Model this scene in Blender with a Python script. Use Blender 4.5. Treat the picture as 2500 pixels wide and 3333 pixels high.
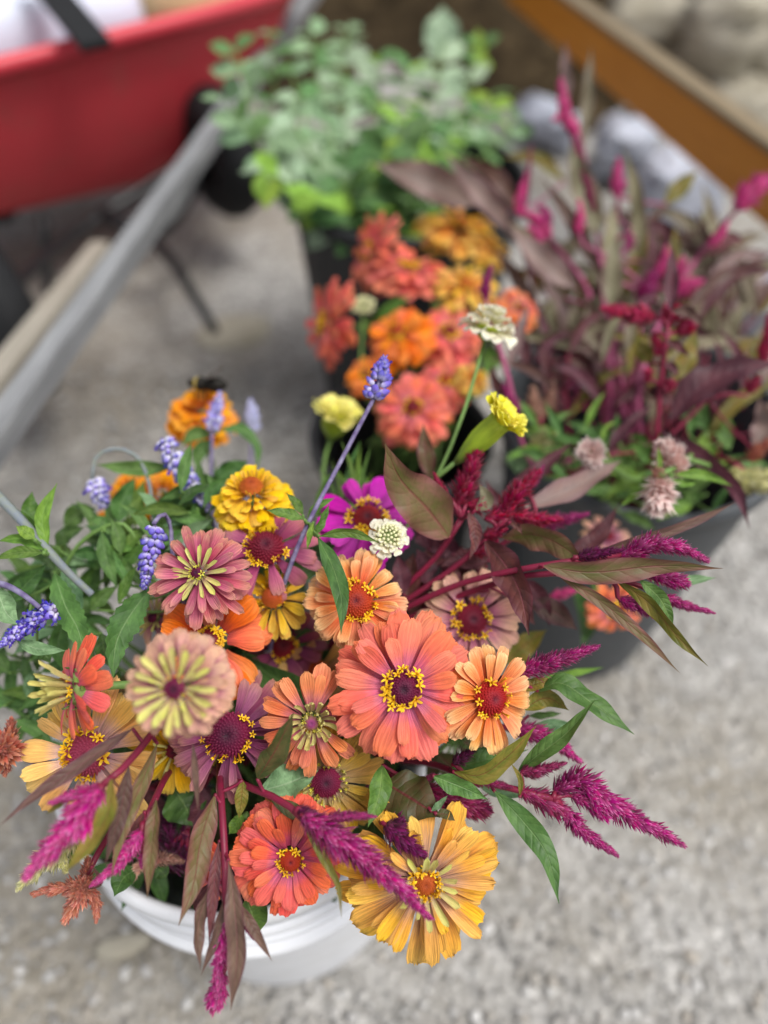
import bpy, math, random
import numpy as np
from mathutils import Vector, Matrix, Quaternion

S = bpy.context.scene
COL = S.collection
for _o in list(bpy.data.objects):
    bpy.data.objects.remove(_o)

# ------------------------------------------------------------------ camera, sky, sun, exposure
PW, PH, FPX = 2500.0, 3333.0, 2505.0
PITCH, CAM_H = math.radians(50), 0.98
FOCUS = 0.485
cd = bpy.data.cameras.new('camera')
cam = bpy.data.objects.new('camera', cd)
COL.objects.link(cam)
cam.location = (0, 0, CAM_H)
cam.rotation_euler = (math.pi / 2 - PITCH, 0, 0)
cd.sensor_fit = 'VERTICAL'
cd.sensor_height = PH / 100
cd.sensor_width = PW / 100
cd.lens = FPX / 100
cd.clip_start, cd.clip_end = 0.02, 200
cd.dof.use_dof = True
cd.dof.focus_distance = FOCUS
cd.dof.aperture_fstop = 1.65
S.camera = cam

SUN_DIR = Vector((0.42, -0.18, 1.0)).normalized()
w = bpy.data.worlds.new('World')
S.world = w
w.use_nodes = True
nt = w.node_tree
nt.nodes.clear()
sky = nt.nodes.new('ShaderNodeTexSky')
sky.sky_type = 'NISHITA'
sky.sun_disc = False
sky.sun_elevation = math.asin(SUN_DIR.z)
sky.sun_rotation = math.atan2(SUN_DIR.x, SUN_DIR.y)
sky.dust_density = 4.0
sky.air_density = 1.0
hs = nt.nodes.new('ShaderNodeHueSaturation')      # overcast: the whole sky is paler and greyer
hs.inputs['Saturation'].default_value = 0.3
bg = nt.nodes.new('ShaderNodeBackground')
bg.inputs['Strength'].default_value = 0.115
wo = nt.nodes.new('ShaderNodeOutputWorld')
nt.links.new(sky.outputs[0], hs.inputs['Color'])
nt.links.new(hs.outputs[0], bg.inputs['Color'])
nt.links.new(bg.outputs[0], wo.inputs['Surface'])

sd = bpy.data.lights.new('sun', 'SUN')
sd.energy = 1.9
sd.angle = math.radians(24)
sd.color = (1.0, 0.965, 0.915)
sun = bpy.data.objects.new('sun', sd)
COL.objects.link(sun)
sun.rotation_euler = SUN_DIR.to_track_quat('Z', 'Y').to_euler()
S.view_settings.view_transform = 'Standard'
S.view_settings.look = 'None'
S.view_settings.gamma = 1
S.view_settings.use_curve_mapping = False
S.view_settings.exposure = 0.42
S.render.engine = 'CYCLES'
S.cycles.max_bounces = 8
S.cycles.diffuse_bounces = 4
S.cycles.use_denoising = True

# ------------------------------------------------------------------ helpers
CAM = Vector((0, 0, CAM_H))
FWD = Vector((0, math.cos(PITCH), -math.sin(PITCH)))
UPV = Vector((0, math.sin(PITCH), math.cos(PITCH)))
RGT = Vector((1, 0, 0))


def P(x, y, d):
    """point seen at photo pixel (x, y) at depth d metres"""
    return CAM + RGT * ((x - PW / 2) / FPX * d) + UPV * (-(y - PH / 2) / FPX * d) + FWD * d


def PZ(x, y, z=0.0):
    """point seen at photo pixel (x, y) on the level z"""
    v = P(x, y, 1.0) - CAM
    return CAM + v * ((z - CAM_H) / v.z)


def camdir(tx, ty):
    """unit direction: tx to the right, ty upward, rest towards the camera"""
    q = max(0.0, 1 - tx * tx - ty * ty)
    return (RGT * tx + UPV * ty - FWD * math.sqrt(q)).normalized()


def lin(c):
    if isinstance(c, str):
        c = [int(c[i:i + 2], 16) for i in (0, 2, 4)]
    f = lambda v: v / 12.92 if v <= 0.04045 else ((v + 0.055) / 1.055) ** 2.4
    return (f(c[0] / 255), f(c[1] / 255), f(c[2] / 255), 1)


WM = {}


def mesh(name, V, F, mat, UV=None, smooth=True):
    me = bpy.data.meshes.new(name)
    me.from_pydata([tuple(v) for v in V], [], F)
    if UV is not None:
        li = np.empty(len(me.loops), dtype=np.int32)
        me.loops.foreach_get('vertex_index', li)
        uv = np.asarray(UV, dtype=np.float32)[li]
        me.uv_layers.new(name='UVMap').data.foreach_set('uv', uv.ravel())
    if mat is not None:
        me.materials.append(mat)
    if smooth:
        me.polygons.foreach_set('use_smooth', [True] * len(me.polygons))
    me.update()
    return me


def link(name, data, parent=None, M=None):
    """object with world matrix M (mesh data in world coordinates if M is None)"""
    o = bpy.data.objects.new(name, data)
    COL.objects.link(o)
    M = M if M is not None else Matrix.Identity(4)
    if parent is not None:
        o.parent = parent
        o.matrix_basis = WM[parent.name].inverted() @ M
    else:
        o.matrix_basis = M
    WM[o.name] = M.copy()
    return o


def thing(name, label, cat, loc, group=None):
    o = link(name, None, None, Matrix.Translation(loc))
    o.empty_display_size = 0.01
    o['label'] = label
    o['category'] = cat
    if group:
        o['group'] = group
    return o


def tag(o, label, cat, group=None):
    o['label'] = label
    o['category'] = cat
    if group:
        o['group'] = group
    return o


def stuff(o):
    o['kind'] = 'stuff'
    return o


def frame(z, spin=0.0, loc=(0, 0, 0)):
    z = z.normalized()
    ref = UPV if abs(z.dot(UPV)) < 0.95 else RGT
    x = ref.cross(z).normalized()
    y = z.cross(x)
    M = Matrix((x, y, z)).transposed().to_4x4()
    return Matrix.Translation(loc) @ M @ Matrix.Rotation(spin, 4, 'Z')


def spline(pts, n):
    """Catmull-Rom through the points, n+1 samples, even in length"""
    if len(pts) == 2:
        return [pts[0].lerp(pts[1], i / n) for i in range(n + 1)]
    h = [max(1e-6, (pts[i + 1] - pts[i]).length) for i in range(len(pts) - 1)]
    g = [(pts[i + 1] - pts[i]) / h[i] for i in range(len(h))]
    m = [g[0]] + [(g[i - 1] * h[i] + g[i] * h[i - 1]) / (h[i - 1] + h[i]) for i in range(1, len(g))] + [g[-1]]
    D = []
    for i in range(len(h)):
        for k in range(12):
            t = k / 12
            D.append(pts[i] * (2 * t ** 3 - 3 * t * t + 1) + m[i] * (h[i] * (t ** 3 - 2 * t * t + t)) + pts[i + 1] * (3 * t * t - 2 * t ** 3) + m[i + 1] * (h[i] * (t ** 3 - t * t)))
    D.append(pts[-1].copy())
    L = [0]
    for i in range(1, len(D)):
        L.append(L[-1] + (D[i] - D[i - 1]).length)
    out, j = [], 0
    for i in range(n + 1):
        s = L[-1] * i / n
        while j < len(L) - 2 and L[j + 1] < s:
            j += 1
        f = (s - L[j]) / max(1e-9, L[j + 1] - L[j])
        out.append(D[j].lerp(D[j + 1], min(1, max(0, f))))
    return out


def tangents(C):
    n = len(C)
    return [((C[min(n - 1, i + 1)] - C[max(0, i - 1)]).normalized()) for i in range(n)]


def tube(name, pts, r0, r1, mat, parent, n=10, k=7):
    C = spline(pts, n)
    T = tangents(C)
    V, F, UV = [], [], []
    up = Vector((0.13, 0.31, 0.94)).normalized()
    for i, (c, t) in enumerate(zip(C, T)):
        s = t.cross(up)
        if s.length < 1e-3:
            s = t.cross(Vector((1, 0, 0)))
        s.normalize()
        b = t.cross(s)
        r = r0 + (r1 - r0) * i / n
        for j in range(k):
            a = 2 * math.pi * j / k
            V.append(c + (s * math.cos(a) + b * math.sin(a)) * r)
            UV.append((j / k, i / n))
    for i in range(n):
        for j in range(k):
            F.append((i * k + j, i * k + (j + 1) % k, (i + 1) * k + (j + 1) % k, (i + 1) * k + j))
    F.append(tuple(range(k))[::-1])
    F.append(tuple(n * k + j for j in range(k)))
    return link(name, mesh(name, V, F, mat, UV), parent)


def lathe(name, prof, M, mat, parent=None, k=64, cap=True):
    V, F, UV = [], [], []
    for i, (r, z) in enumerate(prof):
        for j in range(k):
            a = 2 * math.pi * j / k
            V.append((r * math.cos(a), r * math.sin(a), z))
            UV.append((j / k, i / (len(prof) - 1)))
    for i in range(len(prof) - 1):
        for j in range(k):
            F.append((i * k + j, i * k + (j + 1) % k, (i + 1) * k + (j + 1) % k, (i + 1) * k + j))
    if cap:
        F.append(tuple(range(k))[::-1])
        F.append(tuple((len(prof) - 1) * k + j for j in range(k)))
    return link(name, mesh(name, V, F, mat, UV), parent, M)


def box_mesh(name, sx, sy, sz, mat, bev=0.1):
    """box centred on the origin with chamfered edges"""
    import bmesh
    bm = bmesh.new()
    bmesh.ops.create_cube(bm, size=1)
    for v in bm.verts:
        v.co = Vector((v.co.x * sx, v.co.y * sy, v.co.z * sz))
    bmesh.ops.bevel(bm, geom=bm.edges[:], offset=bev * min(sx, sy, sz), segments=2, affect='EDGES')
    me = bpy.data.meshes.new(name)
    bm.to_mesh(me)
    bm.free()
    me.materials.append(mat)
    return me


# ------------------------------------------------------------------ materials
class NB:
    def __init__(self, name):
        self.m = bpy.data.materials.new(name)
        self.m.use_nodes = True
        self.t = self.m.node_tree
        self.t.nodes.clear()

    def n(self, typ, **kw):
        o = self.t.nodes.new(typ)
        for k, v in kw.items():
            setattr(o, k, v)
        return o

    def put(self, sock, v):
        if isinstance(v, bpy.types.NodeSocket):
            self.t.links.new(v, sock)
        elif v is not None:
            sock.default_value = v

    def math(self, op, a, b=None, c=None, clamp=False):
        o = self.n('ShaderNodeMath', operation=op, use_clamp=clamp)
        for i, v in enumerate((a, b, c)):
            self.put(o.inputs[i], v)
        return o.outputs[0]

    def mix(self, f, a, b, mode='MIX'):
        o = self.n('ShaderNodeMix', data_type='RGBA', blend_type=mode)
        self.put(o.inputs[0], f)
        self.put(o.inputs[6], a)
        self.put(o.inputs[7], b)
        return o.outputs[2]

    def ramp(self, f, stops, interp='LINEAR'):
        o = self.n('ShaderNodeValToRGB')
        e = o.color_ramp.elements
        o.color_ramp.interpolation = interp
        while len(e) < len(stops):
            e.new(0.5)
        for i, (p, c) in enumerate(stops):
            e[i].position = p
            e[i].color = c if len(c) == 4 else lin(c)
        self.put(o.inputs[0], f)
        return o.outputs[0]

    def noise(self, vec, scale, detail=3, rough=0.55, dim='3D'):
        o = self.n('ShaderNodeTexNoise', noise_dimensions=dim)
        self.put(o.inputs['Vector'], vec)
        o.inputs['Scale'].default_value = scale
        o.inputs['Detail'].default_value = detail
        o.inputs['Roughness'].default_value = rough
        return o.outputs[0]

    def maprange(self, v, a, b, c, d):
        o = self.n('ShaderNodeMapRange')
        for i, x in enumerate((v, a, b, c, d)):
            self.put(o.inputs[i], x)
        return o.outputs[0]

    def xyz(self, x, y, z):
        o = self.n('ShaderNodeCombineXYZ')
        for i, v in enumerate((x, y, z)):
            self.put(o.inputs[i], v)
        return o.outputs[0]

    def uv(self):
        s = self.n('ShaderNodeSeparateXYZ')
        self.put(s.inputs[0], self.n('ShaderNodeTexCoord').outputs['UV'])
        return s.outputs[0], s.outputs[1]

    def rand(self):
        return self.n('ShaderNodeObjectInfo').outputs['Random']

    def obj(self):
        return self.n('ShaderNodeTexCoord').outputs['Object']

    def geo(self):
        return self.n('ShaderNodeNewGeometry').outputs['Position']

    def hsv(self, c, h=0.5, s=1.0, v=1.0):
        o = self.n('ShaderNodeHueSaturation')
        self.put(o.inputs['Hue'], h)
        self.put(o.inputs['Saturation'], s)
        self.put(o.inputs['Value'], v)
        self.put(o.inputs['Color'], c)
        return o.outputs[0]

    def bump(self, h, strength=0.3, dist=0.001):
        o = self.n('ShaderNodeBump')
        o.inputs['Strength'].default_value = strength
        o.inputs['Distance'].default_value = dist
        self.put(o.inputs['Height'], h)
        return o.outputs[0]

    def done(self, col, rough=0.55, spec=0.3, normal=None, trans=0.0, metal=0.0, sheen=0.0, tcol=None):
        p = self.n('ShaderNodeBsdfPrincipled')
        self.put(p.inputs['Base Color'], col)
        self.put(p.inputs['Roughness'], rough)
        self.put(p.inputs['Specular IOR Level'], spec)
        self.put(p.inputs['Metallic'], metal)
        p.inputs['Sheen Weight'].default_value = sheen
        if normal is not None:
            self.put(p.inputs['Normal'], normal)
        out = self.n('ShaderNodeOutputMaterial')
        sh = p.outputs[0]
        if trans > 0:
            tr = self.n('ShaderNodeBsdfTranslucent')
            self.put(tr.inputs['Color'], tcol if tcol is not None else col)
            if normal is not None:
                self.put(tr.inputs['Normal'], normal)
            mx = self.n('ShaderNodeMixShader')
            mx.inputs[0].default_value = trans
            self.t.links.new(sh, mx.inputs[1])
            self.t.links.new(tr.outputs[0], mx.inputs[2])
            sh = mx.outputs[0]
        self.t.links.new(sh, out.inputs['Surface'])
        return self.m


def petal_mat(name, stops, edge=None, edge_amt=0.6, streak=0.28, hue=0.012, val=0.16, trans=0.22):
    b = NB(name)
    u, v = b.uv()
    r = b.rand()
    x = b.math('ABSOLUTE', b.math('MULTIPLY_ADD', u, 2.0, -1.0))
    st = b.noise(b.xyz(b.math('MULTIPLY', u, 9.0), b.math('MULTIPLY', v, 1.1), b.math('MULTIPLY', r, 37.0)), 1.6, 3, 0.6)
    bl = b.noise(b.xyz(b.math('MULTIPLY', u, 2.0), b.math('MULTIPLY', v, 2.5), b.math('MULTIPLY', r, 91.0)), 1.5, 4, 0.6)
    vv = b.math('ADD', v, b.math('MULTIPLY_ADD', st, 0.26, -0.13))
    c = b.ramp(vv, stops)
    if edge is not None:
        ex = b.math('POWER', x, 3.5)
        ev = b.math('POWER', b.math('MAXIMUM', v, 0.0), 5.0)
        e = b.math('MULTIPLY', b.math('MAXIMUM', b.math('MULTIPLY', ex, b.math('SMOOTH_MIN', v, 1.0, 0.1)), ev), edge_amt, clamp=True)
        c = b.mix(e, c, lin(edge))
    k = b.maprange(st, 0.3, 0.7, 1 - streak, 1 + streak * 0.6)
    k = b.math('MULTIPLY', k, b.maprange(bl, 0.3, 0.7, 0.88, 1.08))
    k = b.math('MULTIPLY', k, b.maprange(r, 0, 1, 1 - val, 1 + val * 0.5))
    sp = b.noise(b.xyz(b.math('MULTIPLY', u, 3.0), b.math('MULTIPLY', v, 4.0), b.math('MULTIPLY', r, 63.0)), 2.6, 5, 0.7)
    spm = b.maprange(sp, 0.66, 0.76, 0.0, 0.4)
    spm.node.clamp = True
    c = b.mix(spm, c, lin('8a5a3a'))
    hh = b.maprange(b.math('FRACT', b.math('MULTIPLY', r, 7.3)), 0, 1, 0.5 - hue, 0.5 + hue)
    c = b.hsv(c, hh, b.maprange(b.math('FRACT', b.math('MULTIPLY', r, 3.7)), 0, 1, 0.94, 1.06), k)
    gr = b.math('SINE', b.math('MULTIPLY', u, 34.0))
    h = b.math('ADD', b.math('MULTIPLY', st, 0.8), b.math('MULTIPLY', gr, 0.12))
    return b.done(c, 0.5, 0.22, b.bump(h, 0.55, 0.0012), trans, sheen=0.06)


def leaf_mat(name, c1, c2, vein, edge=None, vein_amt=0.45, mixbias=0.0, nv=8, trans=0.2, rough=0.45, spec=0.3, quilt=0.8):
    b = NB(name)
    u, v = b.uv()
    r = b.rand()
    x = b.math('ABSOLUTE', b.math('MULTIPLY_ADD', u, 2.0, -1.0))
    nz = b.noise(b.xyz(b.math('MULTIPLY', u, 2.2), b.math('MULTIPLY', v, 4.0), b.math('MULTIPLY', r, 51.0)), 1.3, 4, 0.6)
    c = b.mix(b.maprange(b.math('ADD', nz, mixbias), 0.35, 0.65, 0, 1), lin(c1), lin(c2))
    if edge is not None:
        c = b.mix(b.math('MULTIPLY', b.math('POWER', x, 3.0), 0.75), c, lin(edge))
    ph = b.math('MULTIPLY_ADD', v, float(nv), b.math('MULTIPLY', b.math('POWER', x, 1.25), -1.15))
    ph = b.math('ADD', ph, b.math('MULTIPLY', nz, 0.35))
    tri = b.math('ABSOLUTE', b.math('MULTIPLY_ADD', b.math('FRACT', ph), 2.0, -1.0))
    sv = b.math('POWER', tri, 18.0)
    sv = b.math('MULTIPLY', sv, b.math('SUBTRACT', 1.0, b.math('POWER', x, 3.0)))
    mv = b.maprange(x, 0.02, 0.085, 1, 0)
    mv.node.clamp = True
    fine = b.noise(b.xyz(b.math('MULTIPLY', u, 14.0), b.math('MULTIPLY', v, 26.0), b.math('MULTIPLY', r, 9.0)), 1.4, 3, 0.6)
    vm = b.math('MAXIMUM', b.math('MULTIPLY', sv, 0.42), mv)
    c = b.mix(b.math('MULTIPLY', vm, vein_amt), c, lin(vein))
    k = b.math('MULTIPLY', b.maprange(nz, 0.3, 0.7, 0.8, 1.15), b.maprange(r, 0, 1, 0.78, 1.15))
    k = b.math('MULTIPLY', k, b.maprange(fine, 0.3, 0.7, 0.9, 1.08))
    c = b.hsv(c, b.maprange(b.math('FRACT', b.math('MULTIPLY', r, 5.1)), 0, 1, 0.485, 0.515), 1.0, k)
    sp = b.noise(b.xyz(b.math('MULTIPLY', u, 5.0), b.math('MULTIPLY', v, 11.0), b.math('MULTIPLY', r, 29.0)), 1.9, 4, 0.7)
    spm = b.maprange(sp, 0.66, 0.74, 0.0, 0.45)
    spm.node.clamp = True
    c = b.mix(spm, c, lin('8a7a4a'))
    h = b.math('ADD', b.math('MULTIPLY', b.math('SUBTRACT', 1.0, b.math('POWER', tri, 3.0)), quilt * 0.6), b.math('MULTIPLY', mv, -0.7))
    h = b.math('ADD', h, b.math('MULTIPLY', fine, 0.3))
    return b.done(c, b.maprange(nz, 0.3, 0.7, rough - 0.08, rough + 0.12), spec, b.bump(h, 0.45, 0.0012), trans)


def plume_mat(name, stops, val=0.35, trans=0.25, rough=0.5):
    b = NB(name)
    u, v = b.uv()
    c = b.ramp(v, stops)
    r = b.rand()
    c = b.hsv(c, b.maprange(u, 0, 1, 0.488, 0.512), b.maprange(b.math('FRACT', b.math('MULTIPLY', u, 7.7)), 0, 1, 0.88, 1.05),
              b.math('MULTIPLY', b.maprange(b.math('FRACT', b.math('MULTIPLY', u, 3.3)), 0, 1, 1 - val, 1 + val), b.maprange(r, 0, 1, 0.85, 1.1)))
    return b.done(c, rough, 0.25, None, trans, sheen=0.1)


def plain_mat(name, col, rough=0.5, spec=0.4, var=0.12, scale=60.0, bump=0.0, metal=0.0, trans=0.0, col2=None, coords='obj'):
    b = NB(name)
    co = b.obj() if coords == 'obj' else b.geo()
    nz = b.noise(co, scale, 4, 0.6)
    c = lin(col)
    if col2 is not None:
        c = b.mix(b.maprange(nz, 0.35, 0.65, 0, 1), lin(col), lin(col2))
    c = b.hsv(c, 0.5, 1.0, b.math('MULTIPLY', b.maprange(nz, 0.3, 0.7, 1 - var, 1 + var), b.maprange(b.rand(), 0, 1, 0.93, 1.07)))
    return b.done(c, rough, spec, b.bump(nz, bump, 0.002) if bump else None, trans, metal)


def grad_mat(name, stops, rough=0.5, trans=0.15, val=0.15, spec=0.3):
    """colour along the UV's v, small differences from piece to piece"""
    b = NB(name)
    u, v = b.uv()
    r = b.rand()
    nz = b.noise(b.xyz(b.math('MULTIPLY', u, 6.0), b.math('MULTIPLY', v, 2.0), b.math('MULTIPLY', r, 17.0)), 2.0, 3)
    c = b.ramp(b.math('ADD', v, b.math('MULTIPLY_ADD', nz, 0.3, -0.15)), stops)
    c = b.hsv(c, b.maprange(r, 0, 1, 0.49, 0.51), 1.0, b.math('MULTIPLY', b.maprange(nz, 0.3, 0.7, 0.9, 1.1), b.maprange(r, 0, 1, 1 - val, 1 + val)))
    return b.done(c, rough, spec, None, trans)


def scuffed_mat(name, col, dirt, rough=0.35):
    """plastic with faint smears, dust and scratches"""
    b = NB(name)
    co = b.obj()
    m = b.n('ShaderNodeMapping')
    b.put(m.inputs[0], co)
    m.inputs['Scale'].default_value = (6, 6, 26)
    st = b.noise(m.outputs[0], 3.0, 5, .7)
    sm = b.noise(co, 17.0, 6, .7)
    f = b.math('MAXIMUM', b.maprange(sm, .52, .72, 0, .42), b.maprange(st, .62, .72, 0, .4))
    f.node.use_clamp = True
    c = b.mix(f, lin(col), lin(dirt))
    return b.done(c, b.maprange(sm, .3, .7, rough - .05, rough + .25), .45, b.bump(sm, .15, .002))


M = {}
# petals: base of the petal -> tip
M['coral'] = petal_mat('coral_petal', [(0.0, 'b5527c'), (0.22, 'd96c8e'), (0.5, 'ef7666'), (1.0, 'f47e5a')], 'f99c76', 0.35)
M['salmon'] = petal_mat('salmon_petal', [(0.0, 'a85a80'), (0.25, 'd97a82'), (0.55, 'f08258'), (1.0, 'f48a55')], 'f8b080', 0.45)
M['peach'] = petal_mat('peach_petal', [(0.0, 'e06a35'), (0.35, 'f08348'), (0.7, 'f79b5a'), (1.0, 'fcc388')], 'ffd49a', 0.75)
M['orange'] = petal_mat('orange_petal', [(0.0, 'b84840'), (0.3, 'e86432'), (0.65, 'fb7a33'), (1.0, 'ff8c40')], 'ff9f58', 0.35)
M['red'] = petal_mat('red_coral_petal', [(0.0, 'b84a72'), (0.25, 'd8607e'), (0.5, 'f0685a'), (1.0, 'f56c50')], 'f98c70', 0.35)
M['yellow'] = petal_mat('yellow_petal', [(0.0, 'e0a000'), (0.4, 'fac008'), (1.0, 'ffd01c')], 'ffdc4a', 0.3, streak=0.18)
M['yellow2'] = petal_mat('deep_yellow_petal', [(0.0, 'b98a05'), (0.4, 'e8b010'), (1.0, 'f5c422')], 'fbe070', 0.5, streak=0.25)
M['apricot'] = petal_mat('apricot_petal', [(0.0, 'c79aa6'), (0.25, 'e2b4a2'), (0.5, 'f5bd6c'), (1.0, 'fbc76a')], 'fdd890', 0.35)
M['golden'] = petal_mat('golden_petal', [(0.0, 'b88c84'), (0.25, 'd6a582'), (0.55, 'f2b150'), (1.0, 'fbbf45')], 'fccb62', 0.45, streak=0.38)
M['gold'] = petal_mat('old_gold_petal', [(0.0, 'b89a86'), (0.25, 'c9a660'), (0.6, 'dcb040'), (1.0, 'e8bb3c')], 'ecce70', 0.4, streak=0.4)
M['mauve'] = petal_mat('mauve_petal', [(0.0, '8a2a62'), (0.3, 'b24a7c'), (0.65, 'bf6080'), (1.0, 'c67a7a')], 'd09a84', 0.5)
M['dusk'] = petal_mat('dusky_mauve_petal', [(0.0, '6e2858'), (0.3, '974a72'), (0.65, 'a8607a'), (1.0, 'bb8078')], 'c49582', 0.5)
M['rose'] = petal_mat('dusty_rose_petal', [(0.0, '9a2e60'), (0.35, 'bc4a72'), (0.7, 'c8647a'), (1.0, 'd2887a')], 'dca88c', 0.5)
M['blush'] = petal_mat('blush_petal', [(0.0, '96406e'), (0.3, 'c07490'), (0.65, 'dca494'), (1.0, 'e4b092')], 'e8bc9c', 0.5)
M['lime'] = petal_mat('lime_quill', [(0.0, 'c08a9a'), (0.2, 'd8bc92'), (0.45, 'e2d88a'), (1.0, 'dede6c')], 'ece8a0', 0.4, streak=0.15)
M['lime2'] = petal_mat('pale_lime_quill', [(0.0, 'b9a070'), (0.3, 'd8ca80'), (1.0, 'dfd878')], 'eae6a0', 0.4, streak=0.15)
M['magenta'] = petal_mat('magenta_petal', [(0.0, '7a0a5a'), (0.3, 'b0189a'), (1.0, 'd422b4')], 'e040c4', 0.3)
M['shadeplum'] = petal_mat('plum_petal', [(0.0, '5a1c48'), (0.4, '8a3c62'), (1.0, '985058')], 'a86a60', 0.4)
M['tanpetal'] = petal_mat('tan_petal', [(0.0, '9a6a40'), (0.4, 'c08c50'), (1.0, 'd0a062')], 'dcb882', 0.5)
M['mangold'] = petal_mat('marigold_petal', [(0.0, 'e07a00'), (0.5, 'fb9a08'), (1.0, 'ffae1a')], 'ffbc3a', 0.3, streak=0.2)
M['limeyellow'] = petal_mat('lemon_petal', [(0.0, 'e8e028'), (0.5, 'f8ee3e'), (1.0, 'fcf454')], 'fbf690', 0.3, streak=0.2)
M['paleyellow'] = petal_mat('pale_lemon_petal', [(0.0, 'e4d84a'), (0.5, 'f4ea70'), (1.0, 'f8f080')], 'fbf6b0', 0.3, streak=0.2)
M['cream'] = petal_mat('cream_petal', [(0.0, 'e0dc9a'), (0.4, 'f6f0cc'), (1.0, 'fffbe8')], 'fffdf2', 0.5, streak=0.12, trans=0.3)
M['ochre'] = petal_mat('ochre_petal', [(0.0, 'c06820'), (0.4, 'e08a38'), (1.0, 'efb548')], 'f2cc58', 0.7)
M['yelred'] = petal_mat('yellow_apricot_petal', [(0.0, 'd8803a'), (0.4, 'eca448'), (1.0, 'f4c858')], 'f2d860', 0.6)
# discs and florets
M['disc'] = grad_mat('crimson_disc', [(0.0, '3a0c22'), (0.3, '6a1024'), (0.75, '8c1f2e'), (1.0, 'a83a2a')], 0.6)
M['discred'] = grad_mat('red_disc', [(0.0, '4a1024'), (0.3, '9a1c18'), (0.75, 'b03018'), (1.0, 'c05a20')], 0.6)
M['discplum'] = grad_mat('plum_disc', [(0.0, '2a0a20'), (0.35, '5a1036'), (0.8, '7a1c44'), (1.0, '8a2a48')], 0.6)
M['discrust'] = grad_mat('rust_disc', [(0.0, '8a2c14'), (0.4, 'a8401a'), (0.8, 'b85a22'), (1.0, 'c8802a')], 0.6)
M['discpink'] = grad_mat('pink_disc', [(0.0, '7a3a6a'), (0.4, '98407a'), (1.0, 'b08a5a')], 0.6)
M['discrose'] = grad_mat('rose_disc', [(0.0, '7a2438'), (0.5, 'a03a52'), (1.0, 'b04a58')], 0.6)
M['floret'] = grad_mat('yellow_floret', [(0.0, 'b07008'), (0.4, 'e0a412'), (1.0, 'fad02c')], 0.5, val=0.2)
M['floretlime'] = grad_mat('lime_floret', [(0.0, 'a09030'), (0.5, 'ccc04a'), (1.0, 'dcd858')], 0.5, val=0.2)
# leaves
M['green'] = leaf_mat('green_leaf', '50742f', '628238', '8ea662')
M['dkgreen'] = leaf_mat('dark_green_leaf', '3a5a2c', '4a6c34', '78945a', trans=0.15)
M['salvia'] = leaf_mat('salvia_leaf', '4e7338', '608644', '94ae7a', vein_amt=0.5, rough=0.55, nv=7)
M['sage'] = leaf_mat('sage_leaf', '668a5e', '7da074', 'a4bc98', rough=0.6, nv=7)
M['bright'] = leaf_mat('bright_green_leaf', '6c9438', '84a844', '9cc06a', trans=0.3)
M['celgreen'] = leaf_mat('celosia_green_leaf', '4a7234', '608444', '88a468', nv=11)
M['bronze'] = leaf_mat('bronze_leaf', '6a6838', '7a5a48', '7c2a3a', edge='7a3a48', vein_amt=0.5, mixbias=-0.02, nv=9)
M['maroon'] = leaf_mat('maroon_leaf', '5a3a38', '6c4038', '8a4450', edge='64303e', vein_amt=0.5, nv=10)
M['olive'] = leaf_mat('olive_leaf', '72762c', '846f32', '7c3a30', vein_amt=0.6, nv=9)
M['dkolive'] = leaf_mat('dark_olive_leaf', '464f26', '564a2c', '702c30', vein_amt=0.7, nv=8)
M['brown'] = leaf_mat('brown_leaf', '5f4a40', '6a5446', '874a54', edge='6a3f4a', vein_amt=0.5, nv=10)
M['mauveleaf'] = leaf_mat('mauve_grey_leaf', '927f7a', '877068', 'aa9a92', edge='7d5a60', vein_amt=0.4, nv=9)
M['taupe'] = leaf_mat('taupe_leaf', '8d8a68', '7f7560', 'aaa488', edge='7d6460', vein_amt=0.4, nv=9)
M['plumleaf'] = leaf_mat('plum_leaf', '57303a', '66383e', '85505c', edge='4f2a34', vein_amt=0.4, nv=11)
M['euca'] = leaf_mat('eucalyptus_leaf', '94ac8c', 'a8be9e', 'bccdb0', trans=0.15, rough=0.6, quilt=0.2)
M['euca2'] = leaf_mat('eucalyptus_dark_leaf', '4e7040', '62884e', '8aa474', trans=0.15, rough=0.55, quilt=0.2)
M['euca3'] = leaf_mat('eucalyptus_young_leaf', '82a83c', '96ba4c', 'aece70', trans=0.25, rough=0.55, quilt=0.2)
# stems
M['gstem'] = plain_mat('green_stem', '6a8a48', 0.5, 0.3, 0.15, 200)
M['redstem'] = plain_mat('red_stem', '8a2040', 0.45, 0.35, 0.2, 160, col2='6a2034')
M['pinkstem'] = plain_mat('pink_stem', 'b4587e', 0.45, 0.35, 0.2, 160, col2='8c4264')
M['purplestem'] = plain_mat('purple_stem', '6a5a86', 0.55, 0.3, 0.2, 160, col2='84809a')
M['greystem'] = plain_mat('grey_stem', '8a9286', 0.55, 0.3, 0.2, 160, col2='727a86')
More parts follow.
